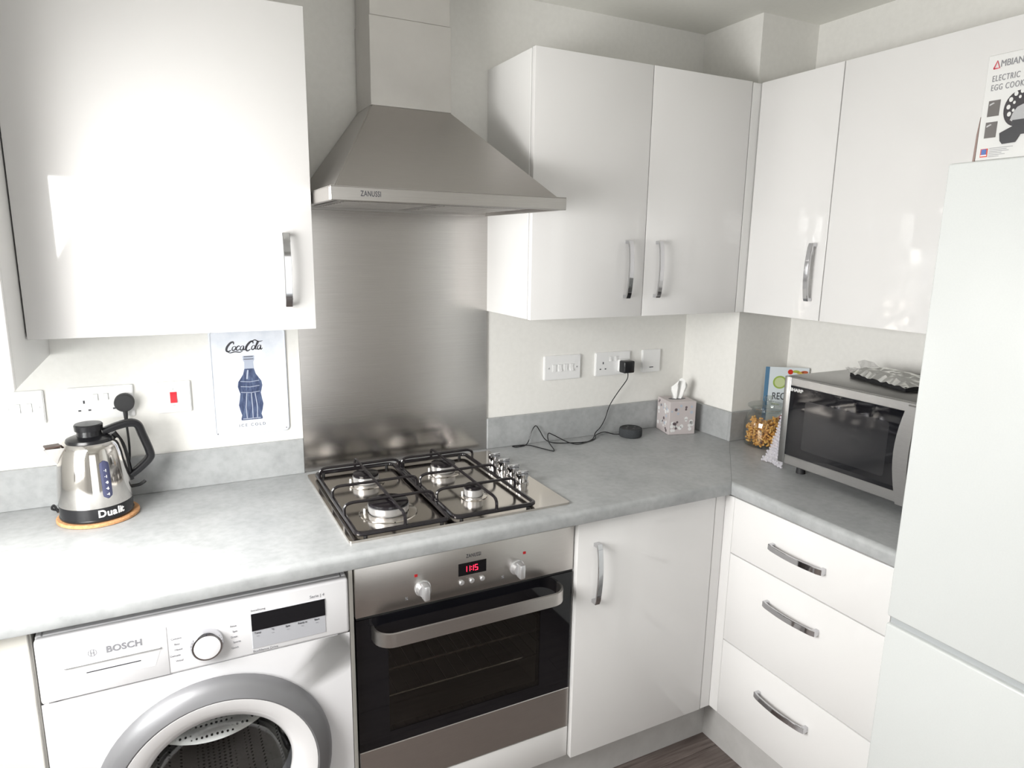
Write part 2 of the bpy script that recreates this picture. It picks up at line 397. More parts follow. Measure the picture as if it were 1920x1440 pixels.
hd = thing('cooker_hood', 'brushed steel chimney cooker hood over the hob', 'cooker hood', (0.3, 0, 1.677))
HY = -0.487; hx0, hx1, hz0, hz1 = 0.001, 0.5965, 1.677, 1.707
bm = nb()   # rim: four walls
box(bm, hx0, hx1, HY, HY+0.012, hz0, hz1, .0015); box(bm, hx0, hx0+.012, HY+.012, -.007, hz0, hz1, .0015)
box(bm, hx1-.012, hx1, HY+.012, -.007, hz0, hz1, .0015); box(bm, hx0+.012, hx1-.012, -.02, -.007, hz0, hz1, .001)
obj('rim', bm, M_steel_h, hd)
bm = nb()   # canopy
bot = [(hx0+.012, -.007), (hx1-.012, -.007), (hx1-.012, HY+.016), (hx0+.012, HY+.016)]
top = [(0.189, -.007), (0.417, -.007), (0.417, -.152), (0.189, -.152)]
A = [bm.verts.new((a, b, hz1)) for a, b in bot]; B = [bm.verts.new((a, b, 1.945)) for a, b in top]
for i in range(4): bm.faces.new((A[i], A[(i+1) % 4], B[(i+1) % 4], B[i]))
bm.faces.new(B); bm.faces.new(A[::-1]); bmesh.ops.recalc_face_normals(bm, faces=bm.faces)
bmesh.ops.bevel(bm, geom=[e for e in bm.edges if abs(e.verts[0].co.z-e.verts[1].co.z) > .1], offset=.003, segments=2, affect='EDGES')
obj('canopy', bm, M_hood, hd)
bm = nb(); box(bm, hx0+.0005, hx1-.0005, HY+.0005, -.008, hz1-.0005, hz1+.0015, .0005); obj('shoulder', bm, M_hood, hd)
bm = nb(); box(bm, 0.189, 0.417, -.152, -.007, 1.945, 2.166, .0012); obj('chimney_lower', bm, M_chim, hd)
bm = nb(); box(bm, 0.1915, 0.4145, -.1495, -.007, 2.166, ZC-.001, .0012); obj('chimney_upper', bm, M_chim, hd)
bm = nb(); box(bm, hx0+.012, hx1-.012, HY+.012, -.02, 1.690, 1.6945); obj('underside', bm, M_steel_h, hd)
M_filt = noise_mat('filter_mesh', (0.25,0.24,0.23), (0.5,0.48,0.46), 500, 0.4, 1.0)
for a, b in ((.05, .292), (.306, .55)):
    bm = nb(); box(bm, a, b, -.36, -.06, 1.683, 1.690, .002)
    f = obj('grease_filter', bm, M_filt, hd)
    bm = nb()
    for k in range(9): box(bm, a+.012, b-.012, -.35+.032*k, -.34+.032*k, 1.6815, 1.683)
    obj('mesh_slats', bm, M_steel_h, f)
for a in (.16, .44):
    bm = nb(); lathe(bm, [(0, -.003), (.028, -.003), (.032, 0), (.032, .006)], (a, -.42, 1.688)); obj('lamp', bm, M_plastic, hd)
bm = nb(); box(bm, .25, .35, HY+.02, HY+.045, 1.683, 1.690, .001)
sw = obj('control_strip', bm, M_silver, hd)
for k in range(4):
    bm = nb(); lathe(bm, [(0, -.003), (.006, -.003), (.006, .001)], (.265+.022*k, HY+.032, 1.683), n=12); obj('button', bm, M_black, sw)
text('ZANUSSI', 0.0165, (0.090, HY-.0003, 1.693), X, Z, M_print, hd, bold=.0002, sx=.66, spacing=1.1)

# ------------------------------------------------------------------ oven
ov = thing('built_in_oven', 'built-in steel and black glass oven under the hob', 'oven', (0.3, -0.575, 0.25))
OY = -0.575; ox0, ox1 = 0.004, 0.597
bm = nb()
box(bm, .02, .03, OY+.03, -.06, .29, .85); box(bm, .57, .58, OY+.03, -.06, .29, .85); box(bm, .03, .57, OY+.03, -.06, .29, .30)
box(bm, .03, .57, OY+.03, -.06, .74, .85); box(bm, .03, .57, -.08, -.06, .30, .74); obj('body', bm, M_ovin, ov)
bm = nb(); box(bm, ox0, ox1, OY, OY+.025, .728, .853, .002, 2); cp = obj('control_panel', bm, M_steel_h, ov)
def knob(cx, cz):
    bm = nb(); lathe(bm, [(.0205, 0), (.0205, .004), (.018, .006), (.016, .020), (0.0, .020)], (cx, OY, cz), nY, 28)
    k = obj('knob', bm, M_silver, cp)
    bm = nb(); box(bm, cx-.0075, cx+.0075, OY-.036, OY-.012, cz-.019, cz+.019, .003, 2); obj('grip', bm, M_silver, k)
knob(.168, .771); knob(.425, .771)
for a, b in ((.152, .806), (.447, .806)):
    bm = nb(); box(bm, a-.004, a+.004, OY-.0012, OY+.001, b-.0035, b+.0035, .0005); obj('indicator_lamp', bm, M_redlamp, cp)
bm = nb(); box(bm, .262, .338, OY-.001, OY+.002, .779, .812, .0004); ds = obj('clock_display', bm, M_blackglass, cp)
# seven-segment digits 11:15
def seg7(d, x, z, s, bm):
    segs = {'1': 'bc', '5': 'acdfg'}[d]; w_, h_ = .0065*s, .0065*s; tk = .0013*s
    P = {'a': (x, z+2*h_, 1), 'g': (x, z+h_, 1), 'd': (x, z, 1), 'f': (x, z+h_, 0), 'b': (x+w_, z+h_, 0), 'e': (x, z, 0), 'c': (x+w_, z, 0)}
    for k in segs:
        a, b, hor = P[k]
        if hor: box(bm, a, a+w_, OY-.0018, OY-.001, b-tk/2, b+tk/2)
        else: box(bm, a-tk/2, a+tk/2, OY-.0018, OY-.001, b, b+h_)
bm = nb(); seg7('1', .2770, .7885, 1.1, bm); seg7('1', .2855, .7885, 1.1, bm)
box(bm, .2960, .2978, OY-.0018, OY-.001, .7915, .7935); box(bm, .2960, .2978, OY-.0018, OY-.001, .7985, .8005)
seg7('1', .2950, .7885, 1.1, bm); seg7('5', .3065, .7885, 1.1, bm); obj('digits', bm, M_led, ds)
for a in (.270, .298, .327):
    bm = nb(); lathe(bm, [(.0068, 0), (.0068, .003), (.005, .005), (0, .0055)], (a, OY, .7615), nY, 16); obj('button', bm, M_silver, cp)
text('ZANUSSI', .0135, (.303, OY-.0004, .829), X, Z, M_print, cp, bold=.0001, sx=.7, spacing=1.1)
for a in (.128, .385): text('%', .011, (a, OY-.0004, .751), X, Z, M_greyprint, cp, name='symbol')
for a in (.284, .298, .313): text('-', .008, (a, OY-.0004, .772), X, Z, M_greyprint, cp, name='symbol')
bm = nb(); box(bm, ox0+.002, ox1-.002, OY+.004, OY+.02, .7215, .728); obj('vent_gap', bm, M_dark, ov)
dr = bm = nb()
# door: black glass border with a tinted pane, steel foot
W0, W1, V0, V1 = .080, .500, .405, .640
bm = nb()
box(bm, ox0, W0, OY, OY+.022, .370, .7215); box(bm, W1, ox1, OY, OY+.022, .370, .7215)
box(bm, W0, W1, OY, OY+.022, .370, V0); box(bm, W0, W1, OY, OY+.022, V1, .7215)
od = obj('door', bm, M_blackglass, ov)
bm = nb(); box(bm, W0, W1, OY+.001, OY+.004, V0, V1); obj('glass_pane', bm, M_tint, od)
bm = nb(); box(bm, ox0, ox1, OY-.001, OY+.022, .246, .3695, .0015); obj('steel_foot', bm, M_steel_h, od)
# rounded flat bar handle
hw0, hw1 = .040, .553
def path_bar(inset, o_):
    pts = []; rr = .045
    pts.append((hw0+inset, 0)); 
    for i in range(9): a = math.pi - math.pi/2*i/8; pts.append((hw0+rr+(rr-inset)*math.cos(a), o_-rr+(rr-inset)*math.sin(a)))
    for i in range(9): a = math.pi/2 - math.pi/2*i/8; pts.append((hw1-rr+(rr-inset)*math.cos(a), o_-rr+(rr-inset)*math.sin(a)))
    pts.append((hw1-inset, 0)); return pts
poly = path_bar(0, .058) + path_bar(.006, .058)[::-1]
bm = nb(); prism(bm, poly, (0, OY, .668), X, nY, (0,0,.034)); obj('handle', bm, M_steel_h, od)
for z in (.47, .545):
    bm = nb(); tube(bm, [(.035, -.53, z), (.565, -.53, z)], .0026, 6); tube(bm, [(.035, -.16, z), (.565, -.16, z)], .0026, 6)
    for k in range(16): tube(bm, [(.05+.033*k, -.53, z), (.05+.033*k, -.16, z)], .0014, 5)
    obj('rack', bm, M_chrome, ov, kind='stuff')
bm = nb(); box(bm, .10, .48, -.50, -.2, .60, .604); box(bm, .10, .48, -.504, -.5, .60, .625); obj('tray', bm, M_silver, ov)
# housing panels round the oven
t = thing('oven_housing', 'white housing panel under the oven', 'cabinet', (0.3, -0.57, 0.15))
bm = nb(); box(bm, 0.003, 0.5985, OY+.001, OY+.019, .148, .2435, .0015, 2); obj('filler_panel', bm, M_gloss, t)
bm = nb(); box(bm, -.008, .0015, OY+.006, -.02, .150, T-.0395, .0005); obj('side_panel', bm, M_cream, t)

# ------------------------------------------------------------------ hob
hb = thing('gas_hob', 'steel gas hob with four burners set into the grey worktop', 'hob', (.3, -.3, T))
HZ = T+.006
bm = nb(); prism(bm, rrect(.592, .514, .008, 4, .296, -.303), (0,0,T+.0004), X, Y, (0,0,.0056)); obj('hob_plate', bm, M_hob, hb)
def support(x0, x1, burn):
    y0, y1 = -.552, -.076; zr = HZ+.010
    bm = nb(); r_ = .0045
    P = [(a, b, zr) for a, b in rrect(x1-x0, y1-y0, .018, 4, (x0+x1)/2, (y0+y1)/2)]
    tube(bm, P, .0058, 8, closed=True)
    s = obj('pan_support', bm, M_enblack, hb)
    zt = HZ+.042; xc = (x0+x1)/2
    bm = nb()
    def arch(p, q):
        p, q = Vector(p), Vector(q); d = (q-p).normalized(); h = Vector((0,0,zt-zr))
        tube(bm, cr_spline([p, p+h*.72, p+h+d*.016, p+h+d*.05], 4) + cr_spline([q+h-d*.05, q+h-d*.016, q+h*.72, q], 4), .0041, 7)
    for yy in (-.135, -.300, -.430):
        bm = nb(); arch((x0, yy, zr), (x1, yy, zr)); obj('cross_bar', bm, M_enblack, s)
    bm = nb(); arch((xc, y1, zr), (xc, y0, zr)); obj('long_bar', bm, M_enblack, s)
    for a in (x0+.02, x1-.02):
        for b in (y0+.005, y1-.005): bm = nb(); tube(bm, [(a, b, HZ), (a, b, zr)], .005, 8); obj('rubber_foot', bm, M_blackm, s)
support(.020, .250, 0); support(.262, .490, 0)
def burner(cx, cy, r_):
    bm = nb(); lathe(bm, [(r_*1.45, 0), (r_*1.42, .002), (r_*1.1, .004), (r_, .004)], (cx, cy, HZ), n=32)
    b = obj('burner', bm, M_hob, hb)
    bm = nb(); lathe(bm, [(r_*.9, .002), (r_*.95, .004), (r_, .010), (r_*1.02, .024), (r_*.9, .025), (0, .025)], (cx, cy, HZ), n=36); obj('flame_ring', bm, M_silver, b)
    bm = nb(); lathe(bm, [(r_*.98, .025), (r_*1.0, .027), (r_*.98, .032), (r_*.9, .0335), (0, .0335)], (cx, cy, HZ), n=36); obj('cap', bm, M_enblack, b)
    bm = nb(); lathe(bm, [(.003, 0), (.003, .016), (0, .018)], (cx-r_*1.18, cy+.006, HZ), n=8); obj('igniter', bm, M_whiteprint, b)
burner(.137, -.190, .036); burner(.132, -.425, .051); burner(.372, -.190, .036); burner(.374, -.412, .026)
for kx, ky in ((.544, -.185), (.546, -.248), (.546, -.311), (.543, -.374)):
    bm = nb(); lathe(bm, [(.0195, 0), (.0195, .005), (.0165, .007), (.016, .020), (.0185, .0215), (.0185, .029), (0, .0295)], (kx, ky, HZ), n=28)
    k = obj('control_knob', bm, M_chrome, hb)
    bm = nb(); box(bm, kx-.0185, kx+.0185, ky-.006, ky+.006, HZ+.029, HZ+.037, .0025, 2); obj('grip', bm, M_chrome, k)

# ------------------------------------------------------------------ washing machine
wm = thing('washing_machine', 'white front-loading washing machine under the worktop', 'washing machine', (-.31, -.3, 0))
WY = -.600; wx0, wx1 = -.603, -.016
bm = nb(); box(bm, wx0, wx0+.012, -.580, -.04, .012, .848, .003); box(bm, wx1-.012, wx1, -.580, -.04, .012, .848, .003)
box(bm, wx0+.012, wx1-.012, -.580, -.04, .836, .848, .002); box(bm, wx0+.012, wx1-.012, -.580, -.04, .012, .024, .002); box(bm, wx0+.012, wx1-.012, -.052, -.04, .024, .836)
obj('cabinet', bm, M_enamel, wm)
# lower front with a round opening
cx, cz = -.305, .452
def front_plate(bm, x0, x1, z0, z1, r_, y0, y1, n=48):
    outer = []
    per = []
    for i in range(n):
        a = 2*math.pi*i/n; c, s = math.cos(a), math.sin(a)
        tx = (x1-cx)/c if c > 1e-6 else ((x0-cx)/c if c < -1e-6 else 1e9)
        tz = (z1-cz)/s if s > 1e-6 else ((z0-cz)/s if s < -1e-6 else 1e9)
        t_ = min(tx, tz); outer.append((cx+c*t_, cz+s*t_)); per.append((cx+c*r_, cz+s*r_))
    for yy, rev in ((y0, False), (y1, True)):
        A = [bm.verts.new((a, yy, b)) for a, b in outer]; B = [bm.verts.new((a, yy, b)) for a, b in per]
        for i in range(n):
            j = (i+1) % n; bm.faces.new((A[i], A[j], B[j], B[i]))
        # corner fills
        for ex, ez in ((x0,z0),(x1,z0),(x1,z1),(x0,z1)):
            for i in range(n):
                j = (i+1) % n; p, q = outer[i], outer[j]
                if abs((abs(p[0]-ex)+abs(q[1]-ez))) < 1e-6 or abs((abs(q[0]-ex)+abs(p[1]-ez))) < 1e-6:
                    if (p[0]-q[0]) and (p[1]-q[1]): bm.faces.new((A[i], bm.verts.new((ex, yy, ez)), A[j]))
        if not rev: A0, B0 = A, B
    for i in range(n):
        j = (i+1) % n; bm.faces.new((A0[i], A0[j], A[j], A[i])); bm.faces.new((B0[i], B0[j], B[j], B[i]))
    bmesh.ops.recalc_face_normals(bm, faces=bm.faces)
bm = nb(); front_plate(bm, wx0, wx1, .02, .7145, .19, WY+.002, -.5795); obj('front_panel', bm, M_enamel, wm)
bm = nb(); box(bm, wx0, wx1, WY, -.5795, .715, .8478, .006, 3); fa = obj('fascia', bm, M_enamel, wm)
bm = nb(); box(bm, wx0+.003, -.383, WY-.0015, WY+.002, .7185, .824, .0012, 2); dw = obj('detergent_drawer', bm, M_enamel, fa)
bm = nb(); prism(bm, [(-.560, .782), (-.395, .782), (-.408, .745), (-.545, .745)], (0, WY-.0018, 0), X, Z, (0, .002, 0)); obj('handle_recess', bm, mat('recess_white', (.72,.72,.73), .3), dw)
bm = nb(); box(bm, -.560, -.395, WY-.0045, WY-.0012, .7805, .7835, .0006); obj('recess_lip', bm, M_silver, dw)
bm = nb(); box(bm, -.525, -.432, WY-.0022, WY-.0016, .7625, .7645); obj('finger_gap', bm, M_print, dw)
text('BOSCH', .0185, (-.458, WY-.0019, .8025), X, Z, M_greyprint, dw, bold=.0006, spacing=1.05)
bm = nb()
ribbon(bm, [(math.cos(2*math.pi*i/24)*.007, math.sin(2*math.pi*i/24)*.007) for i in range(25)], .001, (-.512, WY-.0019, .8025), X, Z, nY)
for s in (-1, 1): ribbon(bm, [(s*.0025, -.006), (s*.0025, .006)], .0012, (-.512, WY-.0019, .8025), X, Z, nY)
ribbon(bm, [(-.0025, 0), (.0025, 0)], .0012, (-.512, WY-.0019, .8025), X, Z, nY); obj('emblem', bm, M_greyprint, dw)
# dial
bm = nb(); lathe(bm, [(.0325, 0), (.033, .004), (.0315, .014), (.029, .019), (.0255, .0195)], (-.3115, WY, .7685), nY, 40); dl = obj('dial', bm, M_chrome, fa)
bm = nb(); lathe(bm, [(.0257, .0185), (.025, .0205), (.018, .0215), (0, .0215)], (-.3115, WY, .7685), nY, 40); obj('dial_cap', bm, M_enamel, dl)
bm = nb(); box(bm, -.3125, -.3105, WY-.0205, WY-.019, .7945, .8005); obj('dial_mark', bm, M_print, dl)
for s, k in ((-1, 0), (1, 1)):
    for i in range(5):
        L_ = [.030, .022, .026, .024, .028][i]; a = -.3115 + s*(.046 + (.004 if i in (1,3) else 0))
        text(['Cottons', 'Easy', 'Mixed', 'Delicate', 'Wool'][i] if s < 0 else ['Rinse', 'Spin', 'Drain', 'Sports', 'Quick'][i], .0058, (a, WY-.0003, .793-.0125*i), X, Z, M_greyprint, fa, align='RIGHT' if s < 0 else 'LEFT')
bm = nb(); box(bm, -.2235, -.0690, WY-.0012, WY+.001, .7300, .8115, .0005); dp = obj('display', bm, mat('display_silver', (.55,.56,.60), .2, .3), fa)
bm = nb(); box(bm, -.2235, -.0690, WY-.0020, WY-.0012, .7715, .8115, .0003); obj('display_glass', bm, M_blackglass, dp)
for i, s in enumerate(('Temp', '°C', 'Spin', 'Ready in', 'Start')):
    text(s, .0058, (-.212+.031*i, WY-.0015, .766), X, Z, M_print, dp)
    text('···', .0075, (-.212+.031*i, WY-.0015, .758), X, Z, M_print, dp, name='marks')
text('Serie | 4', .0095, (-.0695, WY-.0003, .8215), X, Z, M_greyprint, fa, align='RIGHT')
text('ExtraDrying', .006, (-.2235, WY-.0003, .8185), X, Z, M_greyprint, fa, align='LEFT')
text('EcoSilence Drive', .0075, (-.2235, WY-.0003, .7235), X, Z, M_greyprint, fa, align='LEFT')
# porthole door
bm = nb(); lathe(bm, [(.185, -.004), (.2335, 0), (.2375, .006), (.2345, .020), (.224, .034), (.203, .042), (.199, .040), (.185, .03)], (cx, WY, cz), nY, 72, closed=True)
pd = obj('porthole_door', bm, M_ringgrey, wm)
bm = nb(); lathe(bm, [(.2015, .036), (.199, .041), (.178, .038), (.156, .026), (.149, .012), (.149, .0)], (cx, WY, cz), nY, 72); obj('inner_ring', bm, mat('porthole_white', (.80,.79,.80), .12), pd)
bm = nb(); lathe(bm, [(.1495, .004), (.140, -.012), (.115, -.036), (.07, -.052), (.03, -.057), (0, -.058)], (cx, WY, cz), nY, 64); obj('glass_bowl', bm, M_clear, pd)
bm = nb(); lathe(bm, [(.185, -.004), (.176, -.012), (.170, -.03), (.178, -.045), (.165, -.06), (.160, -.066)], (cx, WY, cz), nY, 64); obj('door_seal', bm, M_rubber, wm)
def drum_mat():
    m = mat('perforated_drum', (.55,.54,.53), .22, 1.0); nt = m.node_tree; N = nt.nodes; L = nt.links; b = N['Principled BSDF']
    tc = N.new('ShaderNodeTexCoord'); v = N.new('ShaderNodeTexVoronoi'); v.inputs['Scale'].default_value = 75; v.inputs['Randomness'].default_value = 0.1
    L.new(tc.outputs['Object'], v.inputs['Vector'])
    cr = N.new('ShaderNodeValToRGB'); cr.color_ramp.elements[0].position = .22; cr.color_ramp.elements[1].position = .30
    cr.color_ramp.elements[0].color = (.01,.01,.01,1); cr.color_ramp.elements[1].color = (.72,.71,.70,1)
    L.new(v.outputs['Distance'], cr.inputs[0]); L.new(cr.outputs[0], b.inputs['Base Color']); return m
bm = nb(); lathe(bm, [(.160, -.066), (.235, -.075), (.24, -.09), (.24, -.44), (.20, -.46), (0, -.46)], (cx, WY, cz), nY, 64); obj('drum', bm, drum_mat(), wm)
bm = nb()
for a in (90, 210, 330):
    c, s = math.cos(R(a)), math.sin(R(a)); p = Vector((cx+c*.225, -.68+.0, cz+s*.225))
    tube(bm, [(cx+c*.222, WY+.10, cz+s*.222), (cx+c*.200, WY+.16, cz+s*.200), (cx+c*.195, WY+.25, cz+s*.195), (cx+c*.20, WY+.36, cz+s*.20), (cx+c*.222, WY+.42, cz+s*.222)], [.012, .022, .024, .022, .012], 10)
obj('drum_paddles', bm, M_chrome, wm)
for a in (-.55, -.07):
    for b in (-.54, -.09):
        bm = nb(); lathe(bm, [(0, 0), (.02, 0), (.02, .013), (0, .013)], (a, b, 0), n=14); obj('foot', bm, M_blackm, wm)

# ------------------------------------------------------------------ fridge freezer
fr = thing('fridge_freezer', 'tall white fridge-freezer at the right edge', 'fridge', (1.38, -1.47, 0))
FX, FY = 1.050, -1.167; fy1 = -1.765
bm = nb(); box(bm, FX+.055, XR-.02, fy1, FY, .02, 1.7555, .004, 2); obj('cabinet', bm, M_fridge, fr)
bm = nb(); box(bm, FX, FX+.052, fy1, FY, .789, 1.7555, .005, 3); obj('fridge_door', bm, M_fridge, fr)
bm = nb(); box(bm, FX, FX+.052, fy1, FY, .06, .772, .005, 3); obj('freezer_door', bm, M_fridge, fr)
bm = nb(); box(bm, FX+.012, FX+.055, fy1+.003, FY-.003, .772, .789); obj('grip_channel', bm, mat('channel_grey', (.42,.44,.45), .4), fr)

# ------------------------------------------------------------------ switches and sockets on the wall
def plate(name, label, cat, x0, x1, z0=1.129, z1=1.214, group=None):
    t = thing(name, label, cat, ((x0+x1)/2, 0, (z0+z1)/2), group)
    bm = nb(); fs = prism(bm, rrect(x1-x0, z1-z0, .004, 3, (x0+x1)/2, (z0+z1)/2), (0, -.0003, 0), X, Z, (0, -.0085, 0))
    bmesh.ops.bevel(bm, geom=[e for e in bm.edges if all(v.co.y < -.008 for v in e.verts)], offset=.0022, segments=2, affect='EDGES')
    obj('faceplate', bm, M_plastic, t); return t
def rocker(t, cx_, cz_, w_, h_, m_=None, tilt=.002):
    bm = nb(); prism(bm, [(-.0088, -h_/2), (-.0115-tilt, -h_/2), (-.0105, 0), (-.0115, h_/2), (-.0088, h_/2)], (cx_-w_/2, 0, cz_), Y, Z, (w_, 0, 0)); obj('rocker', bm, m_ or M_plastic, t)
    bm = nb(); box(bm, cx_-w_/2-.0006, cx_+w_/2+.0006, -.0091, -.0087, cz_-h_/2-.0006, cz_+h_/2+.0006); obj('rocker_gap', bm, M_grout, t)
def screw(t, cx_, cz_):
    bm = nb(); lathe(bm, [(.0028, 0), (.0026, .0008), (0, .001)], (cx_, -.0088, cz_), nY, 12); obj('screw', bm, M_silver, t)
def pins(t, cx_, cz_):
    for a, b, w_, h_ in ((0, .011, .004, .008), (-.011, -.011, .0063, .004), (.011, -.011, .0063, .004)):
        bm = nb(); box(bm, cx_+a-w_/2, cx_+a+w_/2, -.0093, -.0086, cz_+b-h_/2, cz_+b+h_/2); obj('pin_slot', bm, M_print, t)
t = plate('light_switch', 'white two-rocker switch plate at the far left, left of the kettle', 'switch', -.711, -.625)
rocker(t, -.680, 1.1715, .010, .022); rocker(t, -.656, 1.1715, .010, .022); screw(t, -.700, 1.1715); screw(t, -.636, 1.1715)
t = plate('wall_socket', 'white double wall socket behind the kettle with a round black plug in it', 'socket', -.575, -.428)
pins(t, -.540, 1.165); pins(t, -.463, 1.165); rocker(t, -.513, 1.187, .009, .016); rocker(t, -.490, 1.187, .009, .016)
t = plate('cooker_switch', 'square white switch plate with a red rocker beside the tin sign', 'switch', -.375, -.291)
rocker(t, -.334, 1.171, .016, .029, M_red); text('ON', .004, (-.334, -.0090, 1.193), X, Z, M_greyprint, t); text('OFF', .004, (-.334, -.0090, 1.149), X, Z, M_greyprint, t)
t = plate('light_switch', 'white four-rocker switch plate right of the splashback', 'switch', .818, .966)
for k in range(4): rocker(t, .857+.0235*k, 1.171, .013, .024, tilt=(.003 if k % 2 else .0005))
screw(t, .836, 1.171); screw(t, .950, 1.171)
t = plate('wall_socket', 'white double wall socket with a small black adaptor plugged in its right half', 'socket', 1.030, 1.182)
pins(t, 1.062, 1.165); pins(t, 1.150, 1.165); rocker(t, 1.094, 1.190, .009, .016); rocker(t, 1.118, 1.190, .009, .016)
t = plate('outlet_plate', 'plain square white outlet plate nearest the boxed corner', 'outlet', 1.239, 1.323)
bm = nb(); box(bm, 1.272, 1.290, -.0094, -.0087, 1.146, 1.149); obj('slot', bm, M_print, t)

# ------------------------------------------------------------------ tin sign
ts = thing('tin_sign', 'pale blue-white tin sign with a cola bottle, leaning on the wall under the big cabinet', 'sign', (-.137, 0, 1.045))
sgn = noise_mat('tin_sign_print', (.66,.70,.78), (.80,.83,.90), 14, .25, c3=(.74,.77,.84))
bm = nb(); prism(bm, rrect(.202, .302, .012, 5, -.137, 1.197), (0, -.0012, 0), X, Z, (0, -.0030, 0))
obj('tin_sheet', bm, sgn, ts)
bm = nb(); P = [(a, -.0045, b) for a, b in rrect(.196, .296, .010, 5, -.137, 1.197)]; tube(bm, P, .0022, 6, closed=True); obj('rolled_edge', bm, sgn, ts)
sy = -.0045
for a in (-.230, -.045):
    bm = nb(); lathe(bm, [(0, 0), (.002, 0), (.002, .0008), (0, .0008)], (a, sy, 1.055), nY, 10); obj('rivet', bm, M_greyprint, ts)
# cursive wordmark, drawn as strokes
S = .0114; O = (-.194, sy, 1.2895)
def st(P, wd, bm):
    P2 = [(p.x*S, p.y*S) for p in cr_spline([(a+b*.25, b, 0) for a, b in P], 6)]
    n = len(P2); W_ = [wd*S*(.45+.75*math.sin(math.pi*min(max(i/(n-1), .04), .96))) for i in range(n)]
    ribbon(bm, P2, W_, O, X, Z, nY)
bm = nb()
for ox in (0, 4.45):
    st([(1.35+ox, 1.5), (1.15+ox, 2.05), (.55+ox, 1.85), (.0+ox, .9), (.0+ox, .1), (.45+ox, -.25), (1.0+ox, .1)], .42, bm)
def oo(x, bm): st([(x+.45, 1.05), (x+.1, .8), (x+.05, .2), (x+.4, 0), (x+.75, .3), (x+.7, .85), (x+.45, 1.05)], .24, bm)
oo(1.2, bm); st([(2.95, .85), (2.6, 1.05), (2.2, .7), (2.2, .2), (2.6, 0), (2.95, .3)], .26, bm)
oo(3.05, bm); st([(3.8, 1.05), (3.75, .3), (4.05, .05), (4.3, .4)], .24, bm)
st([(4.15, .75), (4.5, .78)], .2, bm)
oo(5.65, bm); st([(6.5, .1), (6.55, 1.2), (6.75, 2.0), (6.95, 1.7), (6.65, .8), (6.6, .2), (6.85, .05), (7.1, .4)], .24, bm)
oo(7.0, bm); st([(7.75, 1.05), (7.7, .3), (8.0, .0), (8.25, .3)], .24, bm)
st([(.2, -.1), (.9, -.55), (2.0, -.35), (3.2, -.5), (3.8, -.15)], .22, bm)
st([(5.2, 1.9), (6.0, 2.35), (7.0, 1.95), (7.9, 2.1)], .22, bm)
obj('lettering', bm, M_print, ts)
# bottle print
half = [(.0, 1.0), (.115, 1.0), (.125, .985), (.115, .955), (.13, .945), (.11, .925), (.095, .90), (.10, .80), (.13, .72), (.19, .655), (.245, .60), (.26, .53), (.235, .46), (.215, .42), (.235, .33), (.26, .24), (.235, .15), (.205, .08), (.23, .02), (.22, .0), (0, 0)]
bh = .185; bx_, bz_ = -.138, 1.088
M_bottle = noise_mat('bottle_print', (.02,.035,.09), (.10,.14,.24), 60, .3, stretch=(3,1,.6), c3=(.05,.07,.15))
M_bneck = mat('bottle_neck_print', (.42,.46,.56), .3)
half = [(a*.68, b) for a, b in half]
out = [(a*bh, b*bh) for a, b in half[1:-1]]; full = out + [(-a, b) for a, b in out[::-1]]
lo = [(a, b) for a, b in full if b < .81*bh]; hi = [(a, b) for a, b in full if b >= .79*bh]
bm = nb(); prism(bm, lo, (bx_, sy+.0002, bz_), X, Z, (0, -.0005, 0)); bt = obj('bottle_picture', bm, M_bottle, ts)
bm = nb(); prism(bm, hi, (bx_, sy+.0002, bz_), X, Z, (0, -.0005, 0)); obj('bottle_neck_picture', bm, M_bneck, ts)
bm = nb()
for a in (-.07, .015, .08): ribbon(bm, [(a*bh, .03*bh), (a*bh*1.1, .2*bh), (a*bh*.8, .42*bh)], .0022, (bx_, sy-.0004, bz_), X, Z, nY)
for b in (.44, .53, .61): ribbon(bm, [(-.135*bh, b*bh), (0, (b-.015)*bh), (.135*bh, b*bh)], .0016, (bx_, sy-.0004, bz_), X, Z, nY)
ribbon(bm, [(-.04*bh, .64*bh), (-.02*bh, .78*bh)], .004, (bx_, sy-.0004, bz_), X, Z, nY)
ribbon(bm, [(-.13*bh, .004), (.13*bh, .004)], .002, (bx_, sy-.0004, bz_), X, Z, nY); obj('bottle_highlights', bm, M_bneck, bt)
bm = nb(); ribbon(bm, [(-.07*bh, .947*bh), (.07*bh, .947*bh)], .002, (bx_, sy-.0004, bz_), X, Z, nY); ribbon(bm, [(-.065*bh, .985*bh), (.065*bh, .985*bh)], .002, (bx_, sy-.0004, bz_), X, Z, nY); obj('cap_lines', bm, M_print, bt)
text('ICE COLD', .0115, (-.138, sy-.0003, 1.073), X, Z, mat('slate_print', (.16,.17,.2), .5), ts, spacing=1.5)

# ------------------------------------------------------------------ kettle and its mat, plug
bm = nb(); lathe(bm, [(0, 0), (.087, 0), (.090, .002), (.090, .007), (.088, .009), (0, .009)], (0,0,0), n=48)
o = single('cork_mat', bm, M_cork, 'round cork mat under the kettle', 'mat'); o.location = (-.522, -.130, T)
kt = thing('kettle', 'polished steel jug kettle with black handle on the cork mat', 'kettle', (-.524, -.132, T+.009))
kx, ky, kz = -.524, -.132, T+.009
K = Vector((kx, ky, kz))
bm = nb(); lathe(bm, [(0, 0), (.077, 0), (.080, .003), (.0805, .006), (.079, .008), (.0795, .034), (.079, .036), (0, .036)], K, n=56); kb = obj('black_base', bm, M_black, kt)
M_kettle = mat('kettle_steel', (.74,.71,.68), .09, 1.0)
bm = nb(); lathe(bm, [(.0795, .036), (.0795, .05), (.0775, .09), (.0735, .13), (.0690, .158), (.0645, .175), (.0605, .185), (.057, .188), (0, .188)], K, n=56); obj('body', bm, M_kettle, kt)
